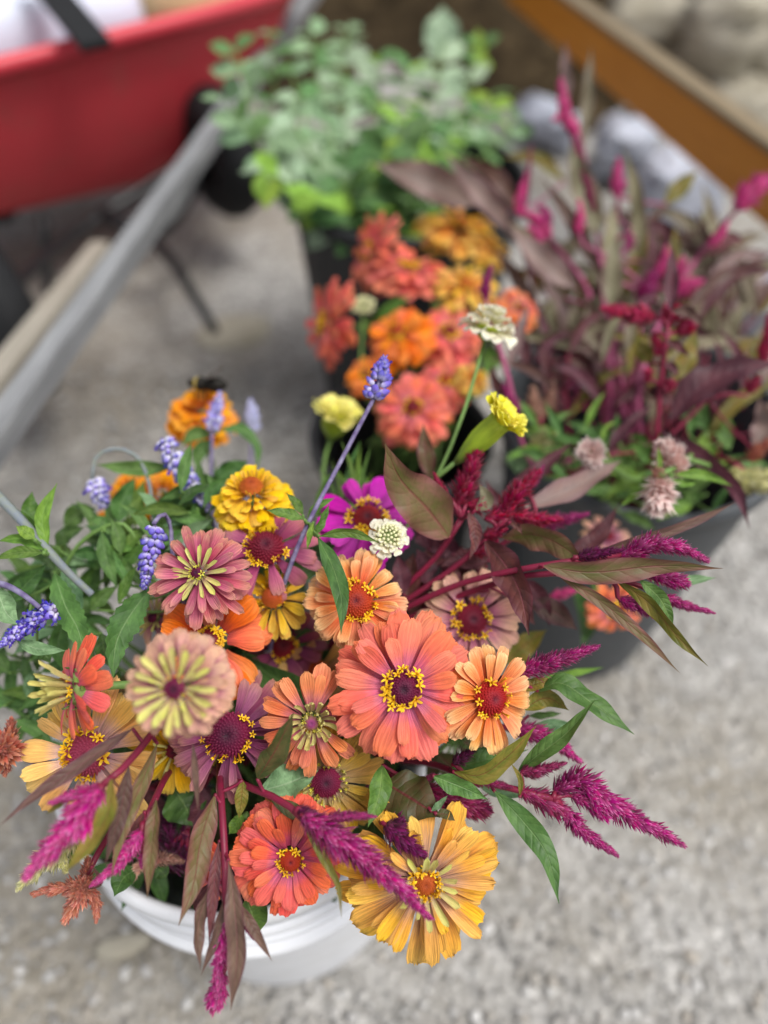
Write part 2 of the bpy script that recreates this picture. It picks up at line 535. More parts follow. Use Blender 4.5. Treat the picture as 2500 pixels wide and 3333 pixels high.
# plumes: foot of the bristle -> tip
M['pmag'] = plume_mat('magenta_plume', [(0.0, '6a0a3c'), (0.4, '9c1464'), (0.75, 'bc2280'), (1.0, 'e690c4')])
M['pcrim'] = plume_mat('crimson_plume', [(0.0, '5c0420'), (0.4, '9a0c3a'), (0.75, 'b81450'), (1.0, 'd4507c')])
M['pwine'] = plume_mat('wine_plume', [(0.0, '540e30'), (0.4, '8c1c4e'), (0.75, 'a42a66'), (1.0, 'c46a94')])
M['ppur'] = plume_mat('purple_plume', [(0.0, '30061e'), (0.5, '5e0c3c'), (0.85, '7c1a5c'), (1.0, '94408a')])
M['ppeach'] = plume_mat('terracotta_plume', [(0.0, '8a3c2e'), (0.4, 'b8604a'), (0.8, 'cc7e66'), (1.0, 'e4b4a0')])
M['ptan'] = plume_mat('tan_pink_plume', [(0.0, '8a5040'), (0.4, 'b88070'), (0.8, 'caa08a'), (1.0, 'e2c8b4')])
M['plime'] = plume_mat('lime_plume', [(0.0, '8a9038'), (0.4, 'c4c070'), (0.8, 'dcd8a0'), (1.0, 'eeeac4')])
M['ppale'] = plume_mat('pale_pink_plume', [(0.0, 'c09484'), (0.35, 'e4bcb4'), (0.7, 'f2dcd6'), (1.0, 'fdf6f0')], val=0.12)
M['phot'] = plume_mat('pink_plume', [(0.0, 'a01c60'), (0.4, 'd83488'), (0.8, 'ea58a0'), (1.0, 'f49cc4')])
# salvia
M['sbud'] = grad_mat('lavender_bud', [(0.0, 'f0eef6'), (0.5, 'dcdaf0'), (0.75, '9a90dc'), (1.0, '6250c0')], 0.6)
M['sblue'] = grad_mat('violet_bud', [(0.0, 'eceaf4'), (0.35, 'c8c2ea'), (0.6, '8478d4'), (1.0, '5c4cba')], 0.6)
M['spale'] = grad_mat('pale_lavender_bud', [(0.0, 'eef0f6'), (0.5, 'd4d8ee'), (1.0, '9a98dc')], 0.6)
M['sdeep'] = grad_mat('deep_violet_corolla', [(0.0, '6a5ac8'), (0.5, '4a38b8'), (1.0, '4030b0')], 0.6)
M['cbud'] = grad_mat('cream_bud', [(0.0, 'c8cc80'), (0.6, 'e8e8b4'), (1.0, 'f2f0c4')], 0.55)
M['calyx'] = grad_mat('green_calyx', [(0.0, '5c8a3c'), (0.6, '74963e'), (1.0, '86985a')], 0.5)
M['limecalyx'] = grad_mat('lime_calyx', [(0.0, '7aa048'), (0.4, 'a8c83a'), (1.0, 'd0e048')], 0.45, trans=0.25)

# ------------------------------------------------------------------ builders
RND = random.Random(11)
SHAPES = {  # width ratio, base width, place of the widest point, tip notch, cup (+ edges up), side wave
    'broad': (0.38, 0.36, 0.68, 0.03, -0.06, 0.025),
    'spoon': (0.34, 0.36, 0.72, 0.04, 0.14, 0.02),
    'narrow': (0.25, 0.45, 0.72, 0.05, 0.22, 0.02),
    'notch': (0.34, 0.38, 0.74, 0.09, 0.16, 0.03),
    'quill': (0.17, 0.55, 0.80, 0.02, 0.55, 0.01),
    'tongue': (0.21, 0.60, 0.80, 0.02, 0.40, 0.01),
    'round': (0.55, 0.36, 0.64, 0.02, -0.14, 0.02),
    'scale': (0.62, 0.45, 0.62, 0.04, -0.18, 0.03),
    'ruffle': (0.62, 0.40, 0.72, 0.07, 0.10, 0.14),
    'frill': (0.75, 0.30, 0.78, 0.16, 0.12, 0.14),
}
_pc = {}


def petal_mesh(shape, matkey, curl, var):
    key = (shape, matkey, curl, var)
    if key in _pc:
        return _pc[key]
    W, wb, pk, notch, cup, wav = SHAPES[shape]
    r = random.Random(hash((shape, curl, var)) & 0xffff if False else (len(shape) * 131 + int(curl) * 17 + var * 7 + 5))
    W *= r.uniform(0.82, 1.2)
    nu, nv = 6, 9
    tv = [0, 0.13, 0.27, 0.42, 0.57, 0.71, 0.83, 0.92, 0.975, 1.0]
    V, F, UV = [], [], []
    x = z = 0.0
    tw, sk = r.uniform(-0.22, 0.22), r.uniform(-0.05, 0.05)
    ph, kink = r.uniform(0, 6), r.uniform(-8, 8)
    for j in range(nv + 1):
        t = tv[j]
        if j:
            dt = t - tv[j - 1]
            th = math.radians(curl * ((t + tv[j - 1]) / 2) ** 1.3 + kink * math.sin(3.1 * t + ph))
            x += math.cos(th) * dt
            z += math.sin(th) * dt
        if t <= pk:
            s = t / pk
            wd = wb + (1 - wb) * (s * s * (3 - 2 * s))
        else:
            s = (t - pk) / (1 - pk)
            wd = max(0.30, (1 - s ** 2.6) ** 0.5) if s < 1 else 0.30
        for i in range(nu + 1):
            u = i / nu * 2 - 1
            y = u * wd * W / 2
            xx = x - notch * (1.0 if t > 0.97 else 0.0) * (1 - abs(u)) * (0.6 + 0.4 * math.sin(ph + 4 * u)) - (0.05 * (u * u) if t > 0.97 else 0) \
                + (0.02 * math.sin(9 * u + ph) if t > 0.9 else 0)
            zz = z + cup * W * u * u * (0.35 + 0.65 * wd) * 0.9 + wav * W * math.sin(2.4 * math.pi * t + ph + 2.2 * u) * abs(u) ** 1.2 * t
            zz += tw * y * t
            zz -= 0.025 * W * math.cos(u * 6.2) * t
            V.append((xx, y + sk * t * t, zz))
            UV.append((i / nu, t))
    for j in range(nv):
        for i in range(nu):
            a = j * (nu + 1) + i
            F.append((a, a + 1, a + nu + 2, a + nu + 1))
    me = mesh('petal', V, F, M[matkey], UV)
    _pc[key] = me
    return me


_dc = {}


def disc_mesh(matkey, n=170, h=0.55, spike=0.16):
    """dome of packed pointed florets, radius 1"""
    key = (matkey, n, h, spike)
    if key in _dc:
        return _dc[key]
    r = random.Random(n)
    V, F, UV = [], [], []
    K, R = 18, 6
    for j in range(R + 1):
        q = j / R
        for i in range(K):
            a = 2 * math.pi * i / K
            V.append((0.94 * q * math.cos(a), 0.94 * q * math.sin(a), h * (1 - q ** 2.2) * (1 - 0.3 * math.exp(-(q / 0.25) ** 2))))
            UV.append((0.5, q * 0.8))
    for j in range(R):
        for i in range(K):
            F.append((j * K + i, (j + 1) * K + i, (j + 1) * K + (i + 1) % K, j * K + (i + 1) % K))
    for k in range(n):
        q = math.sqrt((k + 0.5) / n)
        a = k * 2.39996
        c = Vector((q * math.cos(a), q * math.sin(a), h * (1 - q ** 2.2) * (1 - 0.3 * math.exp(-(q / 0.25) ** 2))))
        nrm = Vector((math.cos(a) * q * 0.9, math.sin(a) * q * 0.9, 0.75)).normalized()
        nrm = (nrm + Vector((r.uniform(-.2, .2), r.uniform(-.2, .2), 0))).normalized()
        s = nrm.cross(Vector((-math.sin(a), math.cos(a), 0.01))).normalized()
        b = nrm.cross(s)
        wd = 0.075
        o = len(V)
        for e in range(4):
            an = e * math.pi / 2
            V.append(c + (s * math.cos(an) + b * math.sin(an)) * wd - nrm * 0.03)
            UV.append((r.random(), q * 0.8))
        V.append(c + nrm * spike * r.uniform(0.6, 1.2) * (0.5 + 0.6 * q))
        UV.append((r.random(), min(1, q * 0.9 + 0.12)))
        for e in range(4):
            F.append((o + e, o + (e + 1) % 4, o + 4))
    me = mesh('flower_disc', V, F, M[matkey], UV)
    _dc[key] = me
    return me


_fc = {}


def floret_mesh(matkey, var, tubular=False):
    """five-pointed star on a short tube, radius 1, mouth up"""
    key = (matkey, var, tubular)
    if key in _fc:
        return _fc[key]
    r = random.Random(var + 3)
    V, F, UV = [], [], []
    for z, rad, v in ((-1.6, 0.16, 0.0), (-0.6, 0.2, 0.15), (0.05, 0.3, 0.3)):
        for e in range(5):
            a = 2 * math.pi * e / 5
            V.append((rad * math.cos(a), rad * math.sin(a), z))
            UV.append((e / 5, v))
    for j in range(2):
        for e in range(5):
            F.append((j * 5 + e, j * 5 + (e + 1) % 5, (j + 1) * 5 + (e + 1) % 5, (j + 1) * 5 + e))
    for e in range(5):
        a = 2 * math.pi * (e + 0.5) / 5 + r.uniform(-.12, .12)
        ln, dr = r.uniform(0.85, 1.15), r.uniform(0.0, 0.5)
        if tubular:
            ln, dr = 0.55, 0.9
        o = len(V)
        for q, wd, zz in ((0.22, 0.17, 0.0), (0.6, 0.2, 0.22), (0.9, 0.13, 0.16), (1.05, 0.03, 0.02)):
            for sg in (-1, 1):
                ca, sa = math.cos(a), math.sin(a)
                V.append((ca * q * ln - sa * wd * sg, sa * q * ln + ca * wd * sg, zz + dr * q * q * 0.8))
                UV.append((e / 5, 0.35 + 0.65 * q))
        for j in range(3):
            F.append((o + 2 * j, o + 2 * j + 2, o + 2 * j + 3, o + 2 * j + 1))
    me = mesh('floret', V, F, M[matkey], UV)
    _fc[key] = me
    return me


_bc = {}


def bead_mesh(matkey, ratio=1.6, k=6, rings=4, blunt=0.0):
    """drop-shaped bead, length 1 along +z, its foot at the origin"""
    key = (matkey, ratio, k, rings, blunt)
    if key in _bc:
        return _bc[key]
    V, F, UV = [(0, 0, 0)], [], [(0.5, 0)]
    for j in range(1, rings + 1):
        t = j / (rings + 1)
        rad = 0.5 / ratio * math.sin(math.pi * t ** (0.85 + blunt)) ** 0.75
        for i in range(k):
            a = 2 * math.pi * (i + 0.5 * (j % 2)) / k
            V.append((rad * math.cos(a), rad * math.sin(a), t))
            UV.append((i / k, t))
    V.append((0, 0, 1))
    UV.append((0.5, 1))
    for i in range(k):
        F.append((0, 1 + (i + 1) % k, 1 + i))
        for j in range(rings - 1):
            F.append((1 + j * k + i, 1 + j * k + (i + 1) % k, 1 + (j + 1) * k + (i + 1) % k, 1 + (j + 1) * k + i))
        e = 1 + (rings - 1) * k
        F.append((e + i, e + (i + 1) % k, len(V) - 1))
    me = mesh('bead', V, F, M[matkey], UV)
    _bc[key] = me
    return me


_ulc = {}


def unit_leaf(matkey, ratio=0.4, peak=0.42, droop=-35, fold=0.2, var=0):
    """leaf of length 1 along +x, upper side +z"""
    key = (matkey, ratio, peak, droop, fold, var)
    if key in _ulc:
        return _ulc[key]
    r = random.Random(var + 77)
    nu, nv = 4, 8
    V, F, UV = [], [], []
    x = z = 0
    ex = math.log(0.5) / math.log(peak)
    ph = r.uniform(0, 6)
    for j in range(nv + 1):
        t = j / nv
        if j:
            th = math.radians(droop * t)
            x += math.cos(th) / nv
            z += math.sin(th) / nv
        wd = max(0.03, math.sin(math.pi * min(1, max(0, t)) ** ex) ** 0.9) if 0 < t < 1 else 0.03
        for i in range(nu + 1):
            u = i / nu * 2 - 1
            V.append((x, u * wd * ratio / 2 + 0.04 * math.sin(3 * t + ph), z + fold * abs(u) * wd * ratio + 0.02 * math.sin(8 * t + ph + 2 * u) * abs(u)))
            UV.append((i / nu, t))
    for j in range(nv):
        for i in range(nu):
            a = j * (nu + 1) + i
            F.append((a, a + 1, a + nu + 2, a + nu + 1))
    me = mesh('leaf', V, F, M[matkey], UV)
    _ulc[key] = me
    return me


def pts3(pts, d):
    """(x, y[, depth]) pixel points -> world; d may be (first, last)"""
    n = len(pts)
    d0, d1 = d if isinstance(d, tuple) else (d, d)
    return [P(p[0], p[1], p[2] if len(p) > 2 else d0 + (d1 - d0) * i / max(1, n - 1)) for i, p in enumerate(pts)]


def leaf(parent, pts, wpx, matkey, d, roll=None, fold=0.30, wave=0.14, serr=0.0, peak=0.42, n=16, name='leaf', seed=None):
    """leaf along a path; width in photo pixels at its depth"""
    r = random.Random(seed if seed is not None else int(pts[0][0] * 7 + pts[-1][1] * 13))
    C = spline(pts3(pts, d), n)
    dm = (C[n // 2] - CAM).dot(FWD)
    wd = wpx * dm / FPX
    T = tangents(C)
    roll = math.radians(roll) if roll is not None else r.uniform(-0.35, 0.35)
    ex = math.log(0.5) / math.log(peak)
    nu = 6
    ph = r.uniform(0, 6)
    V, F, UV = [], [], []
    for i, (c, t) in enumerate(zip(C, T)):
        v = (CAM - c).normalized()
        s = t.cross(v)
        if s.length < 0.05:
            s = RGT.copy()
        s = (Matrix.Rotation(roll + 0.25 * math.sin(2.6 * i / n + ph), 3, t) @ s.normalized())
        nn = s.cross(t).normalized()
        q = i / n
        wq = max(0.035, math.sin(math.pi * q ** ex) ** 1.05) if 0 < q < 1 else 0.03
        if q > 0.8:
            wq *= 1 - 0.35 * ((q - 0.8) / 0.2)
        for k in range(nu + 1):
            u = k / nu * 2 - 1
            e = 1.0
            if serr and abs(u) > 0.9:
                e = 1 + serr * (1 if i % 2 else -1)
            off = wd / 2 * wq * u * e
            h = fold * wd / 2 * wq * abs(u) ** 1.3 + wave * wd * wq * math.sin(q * 15 + ph + (2 if u > 0 else 0)) * abs(u) ** 2
            V.append(c + s * off + nn * h)
            UV.append((k / nu, q))
    for i in range(n):
        for k in range(nu):
            a = i * (nu + 1) + k
            F.append((a, a + 1, a + nu + 2, a + nu + 1))
    return link(name, mesh(name, V, F, M[matkey], UV), parent)


def plume(parent, pts, wpx, matkey, d, seed=None, dens=1.5, ball=False, lenf=1.0, name='plume', blunt=False):
    """spike of packed pointed bristles along a path"""
    r = random.Random(seed if seed is not None else int(pts[0][0] * 5 + pts[-1][1] * 3))
    P3 = pts3(pts, d)
    C = spline(P3, 40)
    L = sum((C[i + 1] - C[i]).length for i in range(40))
    T = tangents(C)
    R = wpx / 2 * (1.0 if ball else .92) * (C[12] - CAM).dot(FWD) / FPX
    V, F, UV = [], [], []

    def rad(q):
        if ball:
            return R * max(0.12, math.sin(math.pi * min(0.98, 0.12 + 0.86 * q)) ** 0.6)
        a = min(1.0, 0.45 + q / 0.16 * 0.55)
        if blunt:
            return R * a * (1 - 0.15 * math.sin(q * 9)) * (1 if q < 0.9 else max(0.3, (1 - q) * 10))
        return R * a * (1 - q) ** 0.62 * (1 + 0.10 * math.sin(q * 17 + r0)) + R * 0.07
    r0 = r.uniform(0, 6)
    # core
    K = 8
    for i in range(0, 41, 2):
        s = T[i].cross(UPV if abs(T[i].dot(UPV)) < .9 else RGT).normalized()
        b = T[i].cross(s)
        for j in range(K):
            a = 2 * math.pi * j / K
            V.append(C[i] + (s * math.cos(a) + b * math.sin(a)) * rad(i / 40) * 0.5)
            UV.append((0.3, 0.12))
    for i in range(20):
        for j in range(K):
            F.append((i * K + j, i * K + (j + 1) % K, (i + 1) * K + (j + 1) % K, (i + 1) * K + j))
    q, ring = 0.0, 0
    while q < 1.0:
        rr = rad(q)
        ln = (rr * 0.80 + R * 0.15) * lenf
        i = min(39, int(q * 40))
        f = q * 40 - i
        c = C[i].lerp(C[i + 1], f)
        t = T[i]
        s0 = t.cross(UPV if abs(t.dot(UPV)) < .9 else RGT).normalized()
        b0 = t.cross(s0)
        cnt = max(6, int((8 + 8 * rr / R) * dens * (1.5 if ball else 1)))
        for j in range(cnt):
            a = 2 * math.pi * (j + 0.5 * (ring % 2) + r.uniform(-.25, .25)) / cnt
            out = s0 * math.cos(a) + b0 * math.sin(a)
            side = t.cross(out)
            al = math.radians(r.uniform(34, 62) - 22 * q) if not ball else math.radians(r.uniform(60, 85) * (1 - q) + 18)
            dr = (t * math.cos(al) + out * math.sin(al)).normalized()
            side = (side + dr * r.uniform(-.2, .2)).normalized()
            lump = 1 + .16 * math.sin(19 * q + 2 * a + r0) + .12 * math.sin(37 * q - 3 * a)
            if r.random() < .06:
                continue
            l2 = ln * r.uniform(0.6, 1.25) * lump
            wd = l2 * r.uniform(0.11, 0.17)
            nn = side.cross(dr)
            o = len(V)
            p0 = c + out * rr * 0.40 * lump + t * r.uniform(-.3, .3) * ln * 0.3
            bend = nn * l2 * r.uniform(-0.02, 0.16)
            uu = r.random()
            V.extend((p0, p0 + dr * l2 * .45 + side * wd, p0 + dr * l2 * .45 - side * wd, p0 + dr * l2 * .5 + nn * wd * .5, p0 + dr * l2 + bend * .7))
            UV.extend(((uu, 0.05), (uu, 0.5), (uu, 0.5), (uu, 0.55), (uu, 1.0)))
            F.extend(((o, o + 1, o + 3), (o, o + 3, o + 2), (o + 1, o + 4, o + 3), (o + 3, o + 4, o + 2)))
        q += max(0.012, ln * 0.30 / L / dens)
        ring += 1
    return stuff(link(name, mesh(name, V, F, M[matkey], UV), parent))


BUCKETS = {'white': (-0.115, 0.295, 0.30), 'front': (0.02, 0.67, 0.26), 'right': (0.275, 0.61, 0.32), 'back': (0.06, 1.13, 0.32)}


def gather(bk, r, spread=0.055, z=None):
    x, y, h = BUCKETS[bk]
    a, q = r.uniform(0, 6.283), spread * math.sqrt(r.random())
    return Vector((x + q * math.cos(a), y + q * math.sin(a), h if z is None else z))


def foot(bk, r, spread=0.05):
    return gather(bk, r, spread, 0.06)


def curved_stem(parent, top, dirn, g, f, r0, r1, matkey, reach=0.05):
    pts = [f, g, top - dirn * reach, top] if (top - dirn * reach - g).length > 0.03 else [f, g, top]
    return tube('stem', pts, r0, r1, M[matkey], parent, 14, 7), pts


def zinnia(label, x, y, d, rpx, tilt, layers, pm, disc=None, florets=None, bk='white', group='zinnias in the white bucket', seed=0,
           quill=None, nleaf=2, leafmat='dkgreen', cat='zinnia', name='zinnia', spin=None, stem=True, squash=1.0, calyx=False, jit=1.35):
    """layers: (shape, count, length, elevation, curl, root radius, root height[, material]); lengths in flower radii"""
    r = random.Random(seed * 101 + 7)
    N = camdir(*tilt)
    pos = P(x, y, d)
    R = rpx * d / FPX * (1.05 if bk == 'white' and cat == 'zinnia' else 1.0)
    g, f = gather(bk, r), foot(bk, r)
    root = thing(name, label, cat, f, group)
    H = frame(N, spin if spin is not None else r.uniform(0, 6.28), pos) @ Matrix.Diagonal((1, squash, 1, 1))
    for li, ly in enumerate(layers):
        shape, n, ln, el, cu, r0, z0 = ly[:7]
        mk = ly[7] if len(ly) > 7 else pm
        ofs = r.uniform(0, 6.28)
        if 8 <= n <= 15 and shape not in ('quill', 'tongue', 'ruffle'):
            n = round(n * 1.14)
        for k in range(n):
            a = ofs + 2 * math.pi * (k + r.uniform(-.22, .22) * jit) / n
            l2 = ln * R * r.uniform(1 - .12 * jit, 1 + .08 * jit)
            me = petal_mesh(shape, mk, cu, r.randrange(5))
            e2 = math.radians(el + r.uniform(-6, 6) * jit + (r.uniform(8, 24) if r.random() < .08 else 0))
            Mx = (H @ Matrix.Rotation(a, 4, 'Z') @ Matrix.Translation((r0 * R, 0, z0 * R + r.uniform(-.02, .02) * R)) @ Matrix.Rotation(-e2, 4, 'Y')
                  @ Matrix.Rotation(r.uniform(-.22, .22) * jit, 4, 'X') @ Matrix.Scale(l2, 4))
            link('petal', me, root, Mx)
    if disc:
        mk, dr, dz, dh = disc[:4]
        o = link('flower_disc', disc_mesh(mk, 170, dh), root, H @ Matrix.Translation((0, 0, dz * R)) @ Matrix.Scale(dr * R, 4))
        stuff(o)
        if florets:
            mk2, n, fr, fs = florets[:4]
            tb = len(florets) > 4
            gap, gw = r.uniform(0, 6.28), r.choice((0, 0.5, 0.9, 1.3))
            for k in range(n):
                a = 2 * math.pi * (k + r.uniform(-.35, .35)) / n
                if abs((a - gap + math.pi) % (2 * math.pi) - math.pi) < gw / 2 and r.random() < .8:
                    continue
                q = fr * r.uniform(0.80, 1.14)
                lean = r.uniform(15, 50)
                Mx = (H @ Matrix.Rotation(a, 4, 'Z') @ Matrix.Translation((q * R, 0, (dz + dh * dr * 0.55) * R + r.uniform(-.02, .03) * R))
                      @ Matrix.Rotation(math.radians(lean), 4, 'Y') @ Matrix.Rotation(r.uniform(0, 6), 4, 'Z') @ Matrix.Scale(fs * R * r.uniform(.7, 1.2), 4))
                young = not tb and r.random() < .28
                link('floret', floret_mesh(mk2, r.randrange(4), tb or young), root, Mx @ Matrix.Scale(.75, 4) if young else Mx)
    if calyx:
        q = R * 0.34
        lathe('calyx', [(q * .28, -q * 1.5), (q * .6, -q * 1.45), (q * .95, -q * .95), (q * 1.02, -q * .4), (q * .8, 0.0)], H, M['calyx'], root, 14)
        for k in range(26):
            a = k * 2.39996
            zz = -1.35 + 1.25 * k / 26
            Mx = (H @ Matrix.Rotation(a, 4, 'Z') @ Matrix.Translation((q * (0.62 + 0.4 * math.sin(min(1.57, (zz + 1.45) * 1.4))), 0, q * zz)) @ Matrix.Rotation(-1.25, 4, 'Y') @ Matrix.Scale(q * .55, 4))
            link('bract', petal_mesh('scale', 'calyxp', 0, k % 3), root, Mx)
    if stem:
        _, sp = curved_stem(root, pos - N * (R * 0.05), N, g, f, 0.0032, 0.0026, 'gstem')
        for k in range(nleaf):
            b = pos - N * r.uniform(0.055, 0.08) if k < 2 else pos.lerp(g, r.uniform(.3, .6))
            a = r.uniform(0, 6.28)
            Mx = frame(N, 0, b) @ Matrix.Rotation(a, 4, 'Z') @ Matrix.Rotation(math.radians(r.uniform(-5, 35)) * -1, 4, 'Y') @ Matrix.Rotation(r.uniform(-.4, .4), 4, 'X') @ Matrix.Scale(r.uniform(.045, .065), 4)
            link('leaf', unit_leaf(leafmat, r.choice((0.38, 0.46)), 0.38, -40, 0.22, r.randrange(3)), root, Mx)
    return root


def nearest(pts, p):
    return min(pts, key=lambda c: (c - p).length)


def celosia(label, stem, plumes, leaves, d, pm='pmag', bk='white', group='celosia stems in the white bucket', stemmat='redstem', seed=0, r=0.0028,
            down=True, cat='celosia', name='celosia', dens=1.5):
    """stem pixel path (foot first), plumes (path, width[, material]), leaves (path, width, material[, options])"""
    rr = random.Random(seed * 31 + 3)
    sp = pts3(stem, d)
    g, f = gather(bk, rr), foot(bk, rr)
    root = thing(name, label, cat, f, group)
    path = ([f, g] if down else []) + sp
    tube('stem', path, r * 1.15, r * 0.75, M[stemmat], root, 36, 8)
    sam = spline(path, 60)
    for pl in plumes:
        o = pl[3] if len(pl) > 3 else {}
        dd = o.pop('d', d) if o else d
        plume(root, pl[0], pl[1], pl[2] if len(pl) > 2 and pl[2] else pm, dd, dens=dens, **o)
        b = pts3(pl[0], dd)
        q = nearest(sam, b[0])
        if 0.004 < (q - b[0]).length < 0.12:
            tube('branch', [q, q.lerp(b[0], .5) + Vector((0, 0, .003)), b[0], b[0].lerp(b[1], .3)], r * .7, r * .5, M[stemmat], root, 6, 6)
    for lf in leaves:
        o = dict(lf[3]) if len(lf) > 3 else {}
        dd = o.pop('d', d)
        att = o.pop('att', True)
        leaf(root, lf[0], lf[1], lf[2], dd, **o)
        b = pts3(lf[0], dd)[0]
        q = nearest(sam, b)
        if att and 0.003 < (q - b).length < 0.10:
            tube('petiole', [q, q.lerp(b, .5) - Vector((0, 0, .002)), b], r * .45, r * .4, M[stemmat], root, 5, 5)
    return root


def salvia(label, stem, spikes, leaves, d, bk='white', stemmat='purplestem', seed=0, group='blue salvia stems', r=0.0016, down=True):
    """spikes: (path, width, kind) with kind bud / blue / pale / open"""
    rr = random.Random(seed * 17 + 5)
    sp = pts3(stem, d)
    g, f = gather(bk, rr), foot(bk, rr)
    root = thing('blue_salvia', label, 'salvia', f, group)
    r *= 1.2
    path = ([f, g] if down else []) + sp
    tube('stem', path, r * 1.25, r * 0.8, M[stemmat], root, 72, 7)
    sam = spline(path, 60)
    for s in spikes:
        pts, wpx, kind = s[:3]
        dd = s[3] if len(s) > 3 else d
        C = spline(pts3(pts, dd), 30)
        T = tangents(C)
        L = sum((C[i + 1] - C[i]).length for i in range(30))
        R = wpx / 2 * (C[10] - CAM).dot(FWD) / FPX
        tube('spike_axis', C[::6], r * .8, r * .35, M[stemmat], root, 8, 6)
        mk = {'bud': 'sbud', 'blue': 'sblue', 'pale': 'spale', 'open': 'sblue'}[kind]
        q, ring = 0.03, 0
        while q < 1.0:
            rad = R * (min(1, .7 + q * 2) if kind != 'open' else 1) * (1 - q ** 2.6 * .8)
            i = min(29, int(q * 30))
            c, t = C[i].lerp(C[i + 1], q * 30 - i), T[i]
            s0 = t.cross(UPV if abs(t.dot(UPV)) < .9 else RGT).normalized()
            b0 = t.cross(s0)
            n = 7 if rad > R * .5 else 5
            for j in range(n):
                a = 2 * math.pi * (j + .5 * (ring % 2) + rr.uniform(-.2, .2)) / n
                out = s0 * math.cos(a) + b0 * math.sin(a)
                al = math.radians(rr.uniform(48, 75) - 30 * q)
                dr = (t * math.cos(al) + out * math.sin(al)).normalized()
                if rr.random() < .12:
                    continue
                ln = rad * rr.uniform(.58, 1.05)
                p = c + out * rad * .2
                link('floret', bead_mesh(mk, rr.choice((1.5, 1.8))), root, frame(dr, rr.uniform(0, 6), p) @ Matrix.Scale(ln, 4))
                if (kind == 'open' and rr.random() < .55 and q < .8) or (kind in ('blue', 'bud') and rr.random() < .13):
                    p2 = p + dr * ln * .75
                    for e, (lw, tl) in enumerate(((1.0, 55), (.8, -20), (.6, 20))):
                        Mx = frame(dr, rr.uniform(0, .6) + (0, 3.1, 1.6)[e], p2) @ Matrix.Rotation(math.radians(tl - 60), 4, 'Y') @ Matrix.Scale(rad * .62 * lw, 4)
                        link('corolla', petal_mesh('round', 'sdeepp', -25, e), root, Mx)
            q += rad * .46 / L
            ring += 1
    for lf in leaves:
        o = dict(lf[3]) if len(lf) > 3 else {}
        dd = o.pop('d', d)
        leaf(root, lf[0], lf[1], lf[2], dd, **o)
        b = pts3(lf[0], dd)[0]
        q = nearest(sam, b)
        if 0.003 < (q - b).length < 0.10:
            tube('petiole', [q, q.lerp(b, .5) - Vector((0, 0, .003)), b], r * .6, r * .45, M['gstem'], root, 5, 5)
    return root


M['calyxl'] = petal_mat('lime_bract', [(0.0, 'a4c43c'), (0.6, 'c0d646'), (1.0, 'dce650')], None, trans=0.2)
M['calyxp'] = petal_mat('calyx_bract', [(0.0, '5a8038'), (0.7, '7a9a4a'), (1.0, '4a5a38')], None, trans=0.1)
M['sdeepp'] = petal_mat('violet_corolla', [(0.0, 'a49ae0'), (0.25, '5a48c4'), (1.0, '4630b0')], '6a58cc', 0.3, trans=0.2)


def scabiosa(label, x, y, d, rpx, tilt, bk='white', seed=0, side=False, bud=False, stem=(), group='cream scabious flowers'):
    r = random.Random(seed + 900)
    N = camdir(*tilt)
    pos = P(x, y, d)
    R = rpx * d / FPX
    g, f = gather(bk, r), foot(bk, r)
    root = thing('scabious', label, 'scabious', f, group)
    H = frame(N, r.uniform(0, 6), pos)
    if not bud:
        for (n, ln, el, q, z0) in (((14, .58, 8, .42, 0.0), (12, .46, 25, .36, .12), (10, .36, 45, .3, .25)) if not side else
                                   ((18, .62, 2, .40, 0.0), (16, .5, 28, .38, .16), (14, .42, 50, .32, .34), (10, .36, 68, .2, .48), (9, .34, 78, .10, .52), (5, .3, 88, .03, .56))):
            o = r.uniform(0, 6)
            for k in range(n):
                a = o + 2 * math.pi * (k + r.uniform(-.25, .25)) / n
                if not side and el < 20 and r.random() < .25:
                    continue
                Mx = (H @ Matrix.Rotation(a, 4, 'Z') @ Matrix.Translation((q * R, 0, z0 * R)) @ Matrix.Rotation(-math.radians(el + r.uniform(-10, 10)), 4, 'Y')
                      @ Matrix.Rotation(r.uniform(-.5, .5), 4, 'X') @ Matrix.Scale(ln * R * r.uniform(.85, 1.15), 4))
                link('petal', petal_mesh('frill', 'cream', r.choice((-20, -45)), r.randrange(5)), root, Mx)
    if not side:
        nb = 44
        rb = .5 if not bud else .95
        for k in range(nb):
            q = math.sqrt((k + .5) / nb)
            a = k * 2.39996
            c = Vector((q * rb * math.cos(a), q * rb * math.sin(a), .12 + .42 * (1 - q * q)))
            nr = Vector((c.x * 1.1, c.y * 1.1, .5)).normalized()
            link('bud', bead_mesh('cbud', 1.25, 6, 4), root, H @ frame(nr, 0, c * R) @ Matrix.Scale(R * (.2 if not bud else .34) * (.7 + .5 * q), 4))
    q = R * .42
    lathe('calyx', [(q * .2, -q * .9), (q * .75, -q * .55), (q * 1.0, -q * .1), (q * .9, q * .25), (q * .3, q * .35)], H, M['limecalyx' if side else 'calyx'], root, 14)
    for k in range(9):
        Mx = H @ Matrix.Rotation(2 * math.pi * k / 9, 4, 'Z') @ Matrix.Translation((q * .55, 0, -q * .5)) @ Matrix.Rotation(math.radians(-8), 4, 'Y') @ Matrix.Scale(R * .55, 4)
        link('bract', unit_leaf('bright', .28, .4, 30, .2, k % 3), root, Mx)
    pts = [f, g] + [P(*s) for s in stem] + [pos - N * q * .6]
    tube('stem', pts, .0016, .0014, M['gstem'], root, 22, 6)
    return root


